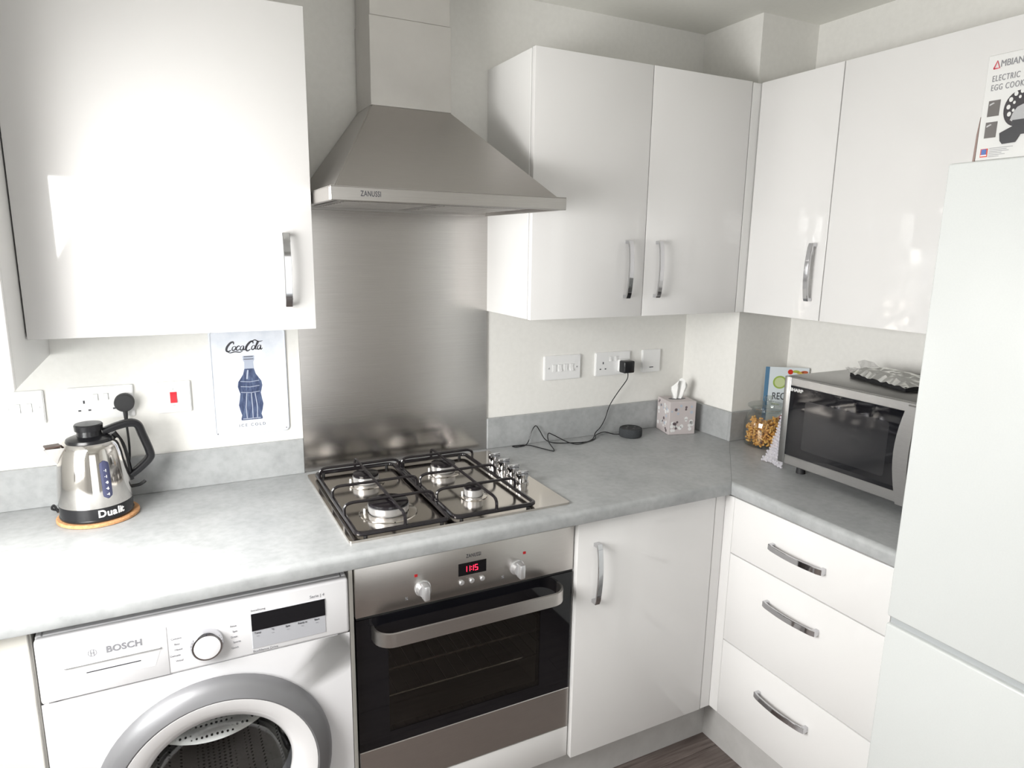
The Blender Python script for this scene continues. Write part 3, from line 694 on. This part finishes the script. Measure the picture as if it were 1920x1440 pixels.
bm = nb(); lathe(bm, [(.052, .188), (.050, .194), (.040, .198), (.027, .200), (.026, .212), (.030, .213), (.031, .226), (.029, .229), (0, .230)], K, n=40); obj('lid', bm, M_black, kt)
# spout to the left, handle to the right
d = Vector((-.96, -.28, 0)).normalized(); s = d.cross(Vector((0,0,1)))
bm = nb()
p = [K+d*.063+Vector((0,0,.184))+s*.024, K+d*.096+Vector((0,0,.180)), K+d*.063+Vector((0,0,.184))-s*.024, K+d*.066+Vector((0,0,.130))]
V = [bm.verts.new(a) for a in p]; V2 = [bm.verts.new(a - d*.012 - Vector((0,0,.002))) for a in p]
for f in ((0,1,3), (1,2,3)): bm.faces.new([V[i] for i in f]); bm.faces.new([V2[i] for i in f[::-1]])
for i, j in ((0,1), (1,2), (2,3), (3,0)): bm.faces.new((V[i], V[j], V2[j], V2[i]))
bmesh.ops.recalc_face_normals(bm, faces=bm.faces); obj('spout', bm, M_kettle, kt)
bm = nb(); box(bm, -.02, .012, -.014, .014, 0, .004, .001); bmesh.ops.transform(bm, matrix=Matrix.Translation(K+d*.082+Vector((0,0,.184))) @ Matrix.Rotation(math.atan2(d.y, d.x), 4, 'Z') , verts=bm.verts); obj('spout_filter', bm, mat('spout_brown', (.09,.06,.05), .4), kt)
h = Vector((.97, .22, 0)).normalized()
hp = [K+h*a_+Vector((0,0,b_)) for a_, b_ in ((.028,.204),(.058,.213),(.086,.217),(.105,.211),(.114,.185),(.128,.135),(.125,.118),(.102,.097),(.080,.082))]
bm = nb()
sp = cr_spline(hp, 5); rr = [.0075+.004*math.sin(math.pi*i/(len(sp)-1)) for i in range(len(sp))]
sp = cr_spline(hp, 5); N_ = len(sp); rings = []; sd = h.cross(Vector((0,0,1)))
for i, p in enumerate(sp):
    tt = (sp[min(i+1, N_-1)]-sp[max(i-1, 0)]).normalized(); nn = sd.cross(tt).normalized(); hw_ = .0125; ht = .0082+.002*math.sin(math.pi*i/(N_-1))
    rings.append([bm.verts.new(p + sd*hw_*math.copysign(abs(math.cos(a))**.6, math.cos(a)) + nn*ht*math.copysign(abs(math.sin(a))**.6, math.sin(a))) for a in [2*math.pi*k/12 for k in range(12)]])
for i in range(N_-1):
    for k in range(12): bm.faces.new((rings[i][k], rings[i][(k+1) % 12], rings[i+1][(k+1) % 12], rings[i+1][k]))
bm.faces.new(rings[0]); bm.faces.new(rings[-1][::-1]); bmesh.ops.recalc_face_normals(bm, faces=bm.faces); obj('handle', bm, M_black, kt)
# back spine the handle is fixed to
bm = nb(); tube(bm, cr_spline([K+h*.050+Vector((0,0,.198)), K+h*.066+Vector((0,0,.165)), K+h*.074+Vector((0,0,.12)), K+h*.079+Vector((0,0,.07))], 4), .008, 8); obj('handle_spine', bm, M_black, kt)
bm = nb(); tube(bm, cr_spline([K+h*.076+Vector((0,0,.052)), K+h*.098+Vector((0,0,.052)), K+h*.112+Vector((0,0,.060))], 4), .0045, 8); obj('switch_lever', bm, M_black, kt)
# water gauge, facing the room slightly to the right of centre
ga = R(-66); g = Vector((math.cos(ga), math.sin(ga), 0)); gs = Vector((-math.sin(ga), math.cos(ga), 0))
def ksurf(zz):
    pr = [(.036, .0795), (.05, .0795), (.09, .0775), (.13, .0735), (.158, .0690), (.178, .0645)]
    for (a, r0), (b, r1) in zip(pr, pr[1:]):
        if a <= zz <= b: return r0+(r1-r0)*(zz-a)/(b-a)
    return .07
M_gauge = mat('gauge_blue_grey', (.055,.06,.12), .12)
bm = nb(); rows = []
nr = 18
for i in range(nr+1):
    zz = .058 + (.150-.058)*i/nr; t_ = abs(i/nr*2-1); hwid = .0105*math.sqrt(max(0.02, 1-max(0, (t_-.78)/.22)**2))
    rr_ = ksurf(zz)
    rows.append([bm.verts.new(K + Vector((0,0,zz)) + (g*math.cos(q/rr_) + gs*math.sin(q/rr_))*(rr_+.0022-.0016*(abs(q)/.0105)**2)) for q in [hwid*(-1+2*k/6) for k in range(7)]])
for i in range(nr):
    for k in range(6): bm.faces.new((rows[i][k], rows[i][k+1], rows[i+1][k+1], rows[i+1][k]))
wg = obj('water_gauge', bm, M_gauge, kt)
for i in range(5):
    zz = .068+.0145*i; rr_ = ksurf(zz)
    text('·'+str(4+2*i)[0:1], .009, K+Vector((0,0,zz))+g*(rr_+.0026), gs, Z, M_whiteprint, wg, name='gauge_mark', bold=.0002)
# wordmark wrapped on the base
word = 'Dualit'; adv = [.0, .0162, .0280, .0378, .0428, .0475]
for i, ch in enumerate(word):
    q = adv[i]-.0265; a = R(-59) + q/.0797; gg = Vector((math.cos(a), math.sin(a), 0)); tt = Vector((-math.sin(a), math.cos(a), 0))
    text(ch, .0240, K+Vector((0,0,.0215))+gg*.0799, tt, Z, M_whiteprint, kb, bold=.0007)
bm = nb(); cb = [(kx-.084, ky+.02, T+.016), (kx-.094, ky+.035, T+.030), (kx-.100, ky+.05, T+.016), (kx-.085, ky+.07, T+.006), (kx-.03, ky+.095, T+.006), (kx+.03, ky+.108, T+.03), (kx+.072, ky+.112, T+.10), (kx+.075, ky+.100, 1.125)]
tube(bm, cr_spline(cb, 6), .003, 7)
pg = thing('kettle_plug', 'round black plug with its lead behind the kettle handle', 'plug', (-.447, -.02, 1.17))
bm2 = nb(); lathe(bm2, [(.0, .0092), (.0215, .0092), (.0235, .013), (.0235, .030), (.0215, .034), (0, .035)], (-.4495, 0, 1.170), nY, 32); obj('plug_body', bm2, M_blackm, pg)
bm2 = nb(); tube(bm2, [(-.4490, -.024, 1.150), (-.4490, -.026, 1.132), (-.449, -.030, 1.120)], [.006, .005, .0035], 8); obj('cord_grip', bm2, M_blackm, pg)
obj('cord', bm, M_black, pg)

# ------------------------------------------------------------------ speaker, adaptor, cable
sp_ = thing('smart_speaker', 'small round dark grey speaker puck on the worktop', 'speaker', (1.150, -.075, T))
M_fab = noise_mat('charcoal_fabric', (.022,.024,.027), (.06,.065,.07), 900, .9, bump=.3)
bm = nb(); lathe(bm, [(0, 0), (.038, 0), (.041, .003), (.042, .010), (.042, .026), (.040, .031), (.036, .0325)], (1.150, -.075, T), n=40); obj('fabric_body', bm, M_fab, sp_)
bm = nb(); lathe(bm, [(.0365, .0315), (.036, .0335), (.034, .0325), (0, .0325)], (1.150, -.075, T), n=40); tp = obj('top_plate', bm, M_blackm, sp_)
for a, b in ((.018, 0), (-.018, 0), (0, .018), (0, -.018)):
    bm = nb(); lathe(bm, [(.004, 0), (.004, .0006), (0, .0006)], (1.150+a, -.075+b, T+.0325), n=12); obj('button', bm, M_rubber, tp)
ad = thing('power_adaptor', 'small black cube adaptor with a long thin black cable', 'adaptor', (1.150, -.03, 1.165))
bm = nb(); box(bm, 1.124, 1.166, -.026, -.0092, 1.143, 1.187, .003, 2); obj('white_plug_half', bm, M_plastic, ad)
bm = nb(); box(bm, 1.119, 1.165, -.062, -.027, 1.142, 1.186, .005, 3); obj('adaptor_body', bm, M_black, ad)
cz_ = T+.003
cp_ = [(1.147, -.045, 1.142), (1.150, -.038, 1.115), (1.118, -.030, 1.068), (1.088, -.024, 1.02), (1.072, -.022, .972), (1.052, -.022, .940), (1.030, -.026, .925), (1.010, -.045, .915), (.985, -.068, cz_), (.945, -.088, cz_), (.905, -.092, cz_), (.878, -.072, .920), (.842, -.045, .940), (.822, -.040, .9475), (.812, -.060, .925), (.800, -.118, cz_), (.786, -.124, cz_), (.763, -.070, cz_), (.745, -.035, cz_), (.712, -.026, cz_), (.690, -.024, cz_), (.697, -.038, cz_), (.735, -.032, cz_), (.752, -.026, .925), (.763, -.024, .955), (.780, -.024, .976), (.797, -.025, .955), (.815, -.030, .925), (.840, -.045, cz_), (.900, -.072, cz_), (.955, -.082, cz_), (1.005, -.060, cz_), (1.022, -.038, cz_+.004), (1.045, -.028, .920), (1.070, -.028, .922), (1.095, -.045, .916), (1.108, -.062, T+.008)]
bm = nb(); tube(bm, cr_spline(cp_, 5), .0018, 6); obj('cable', bm, M_black, ad)

# ------------------------------------------------------------------ tissue box
tx, ty = 1.350, -.085
tb = thing('tissue_box', 'pale patterned cube tissue box with a white tissue poking out', 'tissue box', (tx, ty, T))
M_tb = mat('pinkish_grey_card', (.56,.51,.51), .55)
ang = R(-14); RM = Matrix.Translation((tx, ty, T)) @ Matrix.Rotation(ang, 4, 'Z'); hs = .0525; H_ = .125
def rt_bm(bm): bmesh.ops.transform(bm, matrix=RM, verts=bm.verts); return bm
bm = nb(); box(bm, -hs, hs, -hs, hs, .0005, H_, .0012); obj('carton', rt_bm(bm), M_tb, tb)
M_dw, M_dd, M_dbr = mat('dot_white', (.80,.80,.80), .5), mat('dot_grey', (.14,.11,.12), .5), mat('dot_blue_grey', (.45,.50,.58), .5)
random.seed(3)
for mm, nm, cnt in ((M_dw, 'white_spots', 16), (M_dd, 'dark_spots', 7), (M_dbr, 'blue_spots', 6)):
    bm = nb()
    for face in (0, 1):
        for k in range(cnt):
            a = random.uniform(-.044, .044); b = random.uniform(.012, .115) if nm != 'white_spots' else random.choice([random.uniform(.05, .115), random.uniform(.015, .05)])
            r_ = random.uniform(.004, .008)*(1 if nm == 'white_spots' else .8)
            if face == 0: prism(bm, circ(r_, 12, a, b), (0, -hs+.0001, 0), X, Z, (0, -.0003-.0001*(nm != 'white_spots'), 0))
            else: prism(bm, circ(r_, 12, a, b), (-hs+.0001, 0, 0), Y, Z, (-.0003-.0001*(nm != 'white_spots'), 0, 0))
    obj(nm, rt_bm(bm), mm, tb, kind='stuff')
bm = nb(); prism(bm, [(.034*math.cos(2*math.pi*i/24), .016*math.sin(2*math.pi*i/24)) for i in range(24)], (0,0,H_), X, Y, (0,0,.0006)); obj('slot', rt_bm(bm), M_rubber, tb)
M_tis = mat('tissue_paper', (.88,.88,.87), .8)
bm = nb(); nu, nv = 16, 8; G = []
for j in range(nv+1):
    v = j/nv; row_ = []
    for i in range(nu+1):
        u = i/nu*2-1; wv = .022+.016*v - .022*max(0, v-.7)
        row_.append(bm.verts.new((u*wv + .012*v, .010*math.sin(u*7+v*2)*(.4+v) , H_ + .072*v*(1-.35*u*u) + .006*math.sin(u*9)*v)))
    G.append(row_)
for j in range(nv):
    for i in range(nu): bm.faces.new((G[j][i], G[j][i+1], G[j+1][i+1], G[j+1][i]))
obj('tissue', rt_bm(bm), M_tis, tb)

# ------------------------------------------------------------------ pasta jar
jx, jy = 1.515, -.368
jr = thing('pasta_jar', 'round glass jar of orange dried pasta with a glass lid', 'jar', (jx, jy, T))
bm = nb(); lathe(bm, [(0, .001), (.062, .001), (.070, .006), (.075, .020), (.076, .05), (.075, .085), (.068, .108), (.057, .120), (.052, .126), (.053, .132), (.058, .133)], (jx, jy, T), n=48); obj('glass_body', bm, M_jar, jr)
bm = nb(); lathe(bm, [(.050, .128), (.050, .136), (.0625, .1365), (.067, .140), (.067, .146), (.060, .150), (.03, .156), (.012, .158), (.012, .166), (.016, .172), (.012, .179), (0, .180)], (jx, jy, T), n=48); obj('glass_lid', bm, M_jar, jr)
M_pasta = noise_mat('pasta_orange', (.80,.38,.07), (.95,.58,.17), 30, .5)
bm = nb(); random.seed(11)
for k in range(640):
    a = random.uniform(0, 2*math.pi); r_ = .063*math.sqrt(random.random()); z = random.uniform(.010, .090 + .012*math.cos(a*2+1)); 
    if z > .075 and r_ > .05: continue
    t_ = bmesh.new(); L_ = random.uniform(.010, .015)
    pts = [Vector((L_*(i/4-.5), .003*math.sin(i/4*math.pi), 0)) for i in range(5)]
    tube(t_, pts, [.0035, .0028, .0035, .0028, .0035], 6)
    merge(bm, t_, Matrix.Translation((jx+r_*math.cos(a), jy+r_*math.sin(a), T+z)) @ Matrix.Rotation(random.uniform(0, 6.3), 4, 'Z') @ Matrix.Rotation(random.uniform(-1.2, 1.2), 4, 'Y'))
obj('pasta', bm, M_pasta, jr, kind='stuff')
bm = nb(); lathe(bm, [(0, -.010), (.009, -.006), (.012, 0), (.009, .006), (0, .010)], (jx+.052, jy-.018, T+.100), n=14); obj('red_pasta', bm, mat('beet_red', (.35,.05,.07), .5), jr)

# ------------------------------------------------------------------ cookbook
cb_ = thing('cookbook', 'pale blue recipe book standing behind the glass jar', 'book', (1.62, -.34, T))
P0 = Vector((1.572, -.291, T)); bu = Vector((.8, -.6, 0)); bn = Vector((-.6, -.8, 0)); BW, BH, BT = .148, .266, .016
bm = nb(); prism(bm, [(0, 0), (BW, 0), (BW, BH), (0, BH)], P0 + bn*0.0, bu, Z, -bn*.002); obj('cover', bm, mat('cover_pale_blue', (.74,.80,.84), .3), cb_)
bm = nb(); prism(bm, [(.002, .003), (BW-.004, .003), (BW-.004, BH-.003), (.002, BH-.003)], P0 - bn*.0022, bu, Z, -bn*(.010)); obj('pages', bm, mat('paper', (.8,.79,.75), .8), cb_)
bm = nb(); prism(bm, [(0, 0), (.014, 0), (.014, BH), (0, BH)], P0 + bn*.0006, bu, Z, -bn*.0008); obj('spine_band', bm, mat('band_blue', (.10,.22,.36), .4), cb_)
bm = nb(); prism(bm, circ(.0235, 28, .052, BH-.055), P0 + bn*.0008, bu, Z, -bn*.0006); bd = obj('green_badge', bm, mat('badge_green', (.35,.48,.10), .4), cb_)
bm = nb(); prism(bm, circ(.018, 28, .052, BH-.055), P0 + bn*.0011, bu, Z, -bn*.0004); obj('badge_centre', bm, mat('badge_pale', (.60,.68,.38), .4), bd)
bm = nb(); prism(bm, circ(.009, 20, .085, BH-.016), P0 + bn*.0008, bu, Z, -bn*.0006); obj('tomato_picture', bm, mat('tomato_red', (.62,.04,.02), .35), cb_)
for k, (a, b, c) in enumerate(((.104, .008, (.45,.50,.08)), (.118, .012, (.62,.45,.10)), (.133, .009, (.50,.12,.05)))):
    bm = nb(); prism(bm, [(.010*math.cos(q)*1.2, .005*math.sin(q)) for q in [2*math.pi*i/14 for i in range(14)]], P0 + bu*a + Vector((0,0,BH-b-.006)) + bn*.0008, bu, Z, -bn*.0006); obj('vegetable_picture', bm, mat('veg%d' % k, c, .4), cb_)
text('RECIPES', .036, P0 + bn*.0009 + bu*.028 + Vector((0,0,BH-.107)), bu, Z, M_print, cb_, align='LEFT', sx=.72)
text('for every day', .012, P0 + bn*.0009 + bu*.030 + Vector((0,0,BH-.135)), bu, Z, M_greyprint, cb_, align='LEFT')

# ------------------------------------------------------------------ microwave
mw = thing('microwave_oven', 'steel microwave oven with dark glass door on the right worktop', 'microwave', (1.50, -.84, T))
mx, mz0, mz1, my0, my1 = 1.330, .941, 1.213, -.587, -1.095
bm = nb(); box(bm, mx+.012, 1.690, my1, my0, mz0, mz1, .004, 2); obj('casing', bm, M_mw, mw)
sx0, sx1 = my0-.027, -.952     # window extents along y
bm = nb()
box(bm, mx, mx+.011, my0-.024, my0, mz0+.001, mz1-.001, .002, 2)
box(bm, mx, mx+.011, -.985, my0-.024, mz1-.027, mz1-.001, .002); box(bm, mx, mx+.011, -.985, my0-.024, mz0+.001, mz0+.030, .002)
dm = obj('door', bm, M_mw, mw)
bm = nb(); box(bm, mx+.002, mx+.0105, -.985, my0-.024, mz0+.030, mz1-.027); obj('door_glass', bm, M_blackglass, dm)
M_mesh = mat('window_mesh', (.018,.018,.02), .08)
bm = nb(); prism(bm, rrect(.265, .150, .008, 4, .800, 1.074), (mx+.0018, 0, 0), (0,-1,0), Z, (.002, 0, 0)); obj('viewing_window', bm, M_mesh, dm)
# curved handle column
pts = [(-.985, mz1-.001)]
cv = [(-.962 - .024*math.sin(math.pi*i/12)*0 + (.020*math.sin(math.pi*i/12)), mz1-.001-(mz1-mz0-.002)*i/12) for i in range(13)]
# bow: widest toward the window at mid height
outl = [(-(-.985+ .003 + .022*math.sin(math.pi*i/12)), mz1-.001-(mz1-mz0-.002)*i/12) for i in range(13)]
outr = [(1.020 - .010*math.sin(math.pi*i/12), mz0+.001+(mz1-mz0-.002)*i/12) for i in range(13)]
bm = nb(); prism(bm, outl+outr, (mx+.010, 0, 0), (0,-1,0), Z, (-.026, 0, 0)); bmesh.ops.bevel(bm, geom=[e for e in bm.edges if all(v.co.x < mx-.01 for v in e.verts)], offset=.006, segments=3, affect='EDGES'); obj('handle', bm, M_mw, dm)
bm = nb(); box(bm, mx, mx+.011, my1, -1.022, mz0+.001, mz1-.001, .002); obj('control_panel', bm, M_blackglass, mw)
text('SHARP', .0125, (mx+.0015, my0-.045, mz1-.0385), (0,-1,0), Z, M_silver, dm, bold=.0008, sx=1.25)
for a in (mx+.05, 1.65):
    for b in (my0-.05, my1+.05):
        bm = nb(); lathe(bm, [(0, 0), (.014, 0), (.012, mz0-T), (0, mz0-T)], (a, b, T), n=16); obj('foot', bm, M_blackm, mw)

# ------------------------------------------------------------------ foil-lidded pack on the microwave
fp = thing('foil_pack', 'crumpled silver foil pack lying on top of the microwave', 'food pack', (1.52, -.83, mz1))
M_foil = noise_mat('crumpled_foil', (.72,.72,.70), (.85,.85,.83), 40, .22, .85, bump=1.0)
def pack():
    bm = nb(); random.seed(5); nu, nv = 22, 10; Gt = []
    c0 = Vector((1.560, -.690, 0)); du = Vector((-.28, -.96, 0)).normalized(); dv = Vector((.96, -.28, 0)).normalized()
    for j in range(nv+1):
        row_ = []
        for i in range(nu+1):
            u, v = i/nu, j/nv; e = min(1, 6*min(u, 1-u))*min(1, 6*min(v, 1-v))
            z = mz1 + .012 + .020*e**.5 + random.uniform(-.003, .003)
            p = c0 + du*(u*.235 + random.uniform(-.002, .002)) + dv*(v-.5)*.125; row_.append(bm.verts.new((p.x, p.y, z)))
        Gt.append(row_)
    for j in range(nv):
        for i in range(nu): bm.faces.new((Gt[j][i], Gt[j][i+1], Gt[j+1][i+1], Gt[j+1][i]))
    return bm, c0, du, dv
bm, c0, du, dv = pack(); obj('foil_wrap', bm, M_foil, fp, sm=False)
bm = nb(); prism(bm, [(.004, -.058), (.231, -.058), (.226, .058), (.008, .058)], c0+Vector((0,0,mz1+.0003)), du, dv, (0,0,.0125)); obj('black_tray', bm, M_black, fp)
bm = nb(); random.seed(9)
for k in range(2):
    G = []
    for j in range(5):
        G.append([bm.verts.new(c0 + du*(.012-.055*j/4) + dv*((i/5-.5)*(.09-.012*j)+(-.02 if k else .02)) + Vector((0,0,mz1+.014+.020*(j/4)*(1.3 if k == 0 else .2)+random.uniform(-.003,.004)))) for i in range(6)])
    for j in range(4):
        for i in range(5): bm.faces.new((G[j][i], G[j][i+1], G[j+1][i+1], G[j+1][i]))
M_film = mat('clear_film', (.75,.74,.73), .25, 0, Alpha=.6)
obj('film_flap', bm, M_film, fp, sm=False)

# ------------------------------------------------------------------ bubble wrap
bm = nb(); random.seed(2); G = []
for j in range(21):
    v = j/20; row_ = []
    ya = -.497 - .055*v; yb = -.582 + .004*v
    for i in range(7):
        u = i/6
        row_.append(bm.verts.new((1.372 + .020*v + .008*math.sin(u*5+v*4) + random.uniform(-.003,.003) - (.008 if j < 2 else 0), ya+(yb-ya)*u + random.uniform(-.002,.002), T+.003+.200*v)))
    G.append(row_)
for j in range(20):
    for i in range(6): bm.faces.new((G[j][i], G[j][i+1], G[j+1][i+1], G[j+1][i]))
rt2 = [(G[j][i].co.copy()) for j in range(0, 20) for i in range(7)]
for p in rt2:
    t_ = bmesh.new(); bmesh.ops.create_icosphere(t_, subdivisions=1, radius=.0045); merge(bm, t_, Matrix.Translation(p+Vector((0,0,.002))))
M_bub = mat('bubble_film', (.80,.78,.84), .10, 0, Alpha=.5)
single('bubble_wrap', bm, M_bub, 'strip of clear bubble wrap squeezed between pasta jar and microwave', 'bubble wrap', (1.38, -.55, T))

# ------------------------------------------------------------------ carton on the fridge
eb = thing('egg_cooker_box', 'white printed egg cooker carton standing on the fridge', 'box', (1.11, -1.34, 1.7560))
bx0, by0, bz0, bz1 = 1.062, -1.209, 1.7563, 1.943; bw = .20
M_card = mat('carton_white', (.66,.66,.65), .45)
bm = nb(); box(bm, bx0, bx0+.11, by0-bw, by0, bz0, bz1, .0012); obj('carton', bm, M_card, eb)
bm = nb(); prism(bm, [(0, .08), (.003, .05), (.004, 0), (0, 0)], (bx0-.0003, by0, bz0), Y, Z, (.05, 0, 0)); obj('loose_flap', bm, mat('flap_brown', (.28,.20,.18), .7), eb)
ex = bx0-.0006; D = (0,-.8,0)
def q(a, b): return (ex, by0-.8*a, bz0+b)
bm = nb()
ribbon(bm, [(0, 0), (.0065, .013), (.013, 0), (0, 0)], .0026, q(.014, .162), D, Z, nX); obj('red_letter', bm, mat('logo_red', (.62,.05,.08), .4), eb)
text('MBIANO', .0165, q(.028, .1685), D, Z, M_greyprint, eb, align='LEFT', sx=.78)
text('ELECTRIC', .0150, q(.014, .1440), D, Z, M_greyprint, eb, align='LEFT', spacing=1.2, sx=.62)
text('EGG COOKER', .0150, q(.014, .1280), D, Z, M_greyprint, eb, align='LEFT', spacing=1.2, sx=.62)
M_ph = mat('photo_dark', (.13,.12,.115), .4)
for b in (.078, .040):
    bm = nb(); box(bm, ex-.0003, ex+.0004, by0-.0315, by0-.0115, bz0+b, bz0+b+.028); f = obj('photo_panel', bm, M_ph, eb)
    bm = nb(); prism(bm, [(.002, .019), (.013, .023), (.010, .0245), (.002, .022)], q(.015, b) , D, Z, (-.0006, 0, 0)); obj('photo_highlight', bm, M_silver, f)
bm = nb(); prism(bm, circ(.031, 32, .080, .086), (ex+.0004, by0, bz0), D, Z, (-.0008, 0, 0)); dk = obj('tray_picture', bm, mat('tray_picture', (.035,.03,.035), .4), eb)
bm = nb()
for i in range(12): prism(bm, circ(.0042, 12, .084+.025*math.cos(i*math.pi/6), .090+.025*math.sin(i*math.pi/6)), (ex-.0003, by0, bz0), D, Z, (-.0005, 0, 0))
for i in range(7): prism(bm, circ(.0028, 10, .084+.0155*math.cos(i*math.pi/3.5), .090+.0155*math.sin(i*math.pi/3.5)), (ex-.0003, by0, bz0), D, Z, (-.0005, 0, 0))
obj('tray_holes', bm, M_card, dk)
bm = nb(); prism(bm, [(.066,.066),(.070,.078),(.078,.088),(.090,.092),(.104,.086),(.112,.066)], (ex-.0009, by0, bz0), D, Z, (-.0004, 0, 0)); obj('dome_picture', bm, mat('dome_pic', (.42,.42,.43), .3), eb)
bm = nb(); prism(bm, [(.048,.046),(.075,.056),(.070,.058),(.072,.066),(.118,.066),(.116,.05),(.112,.04),(.092,.040),(.084,.027),(.057,.026),(.051,.032)], (ex-.0014, by0, bz0), D, Z, (-.0004, 0, 0)); obj('cooker_picture', bm, mat('cooker_pic', (.05,.05,.055), .3), eb)
bm = nb(); box(bm, ex-.0004, ex+.0003, by0-.0215, by0-.009, bz0+.006, bz0+.021); bg = obj('red_badge', bm, mat('badge_red', (.60,.08,.05), .4), eb)
bm = nb(); box(bm, ex-.0008, ex-.0003, by0-.0195, by0-.011, bz0+.0105, bz0+.020); obj('blue_square', bm, mat('badge_blue', (.08,.16,.42), .4), bg)
bm = nb(); box(bm, ex-.0008, ex-.0003, by0-.0205, by0-.010, bz0+.008, bz0+.010); obj('white_band', bm, M_whiteprint, bg)
bm = nb()
for i in range(6): box(bm, ex-.0003, ex+.0003, by0-.024-[.040,.030,.034,.022,.028,.018][i], by0-.024, bz0+.0205-.003*i, bz0+.0212-.003*i)
obj('fine_print', bm, M_greyprint, eb)
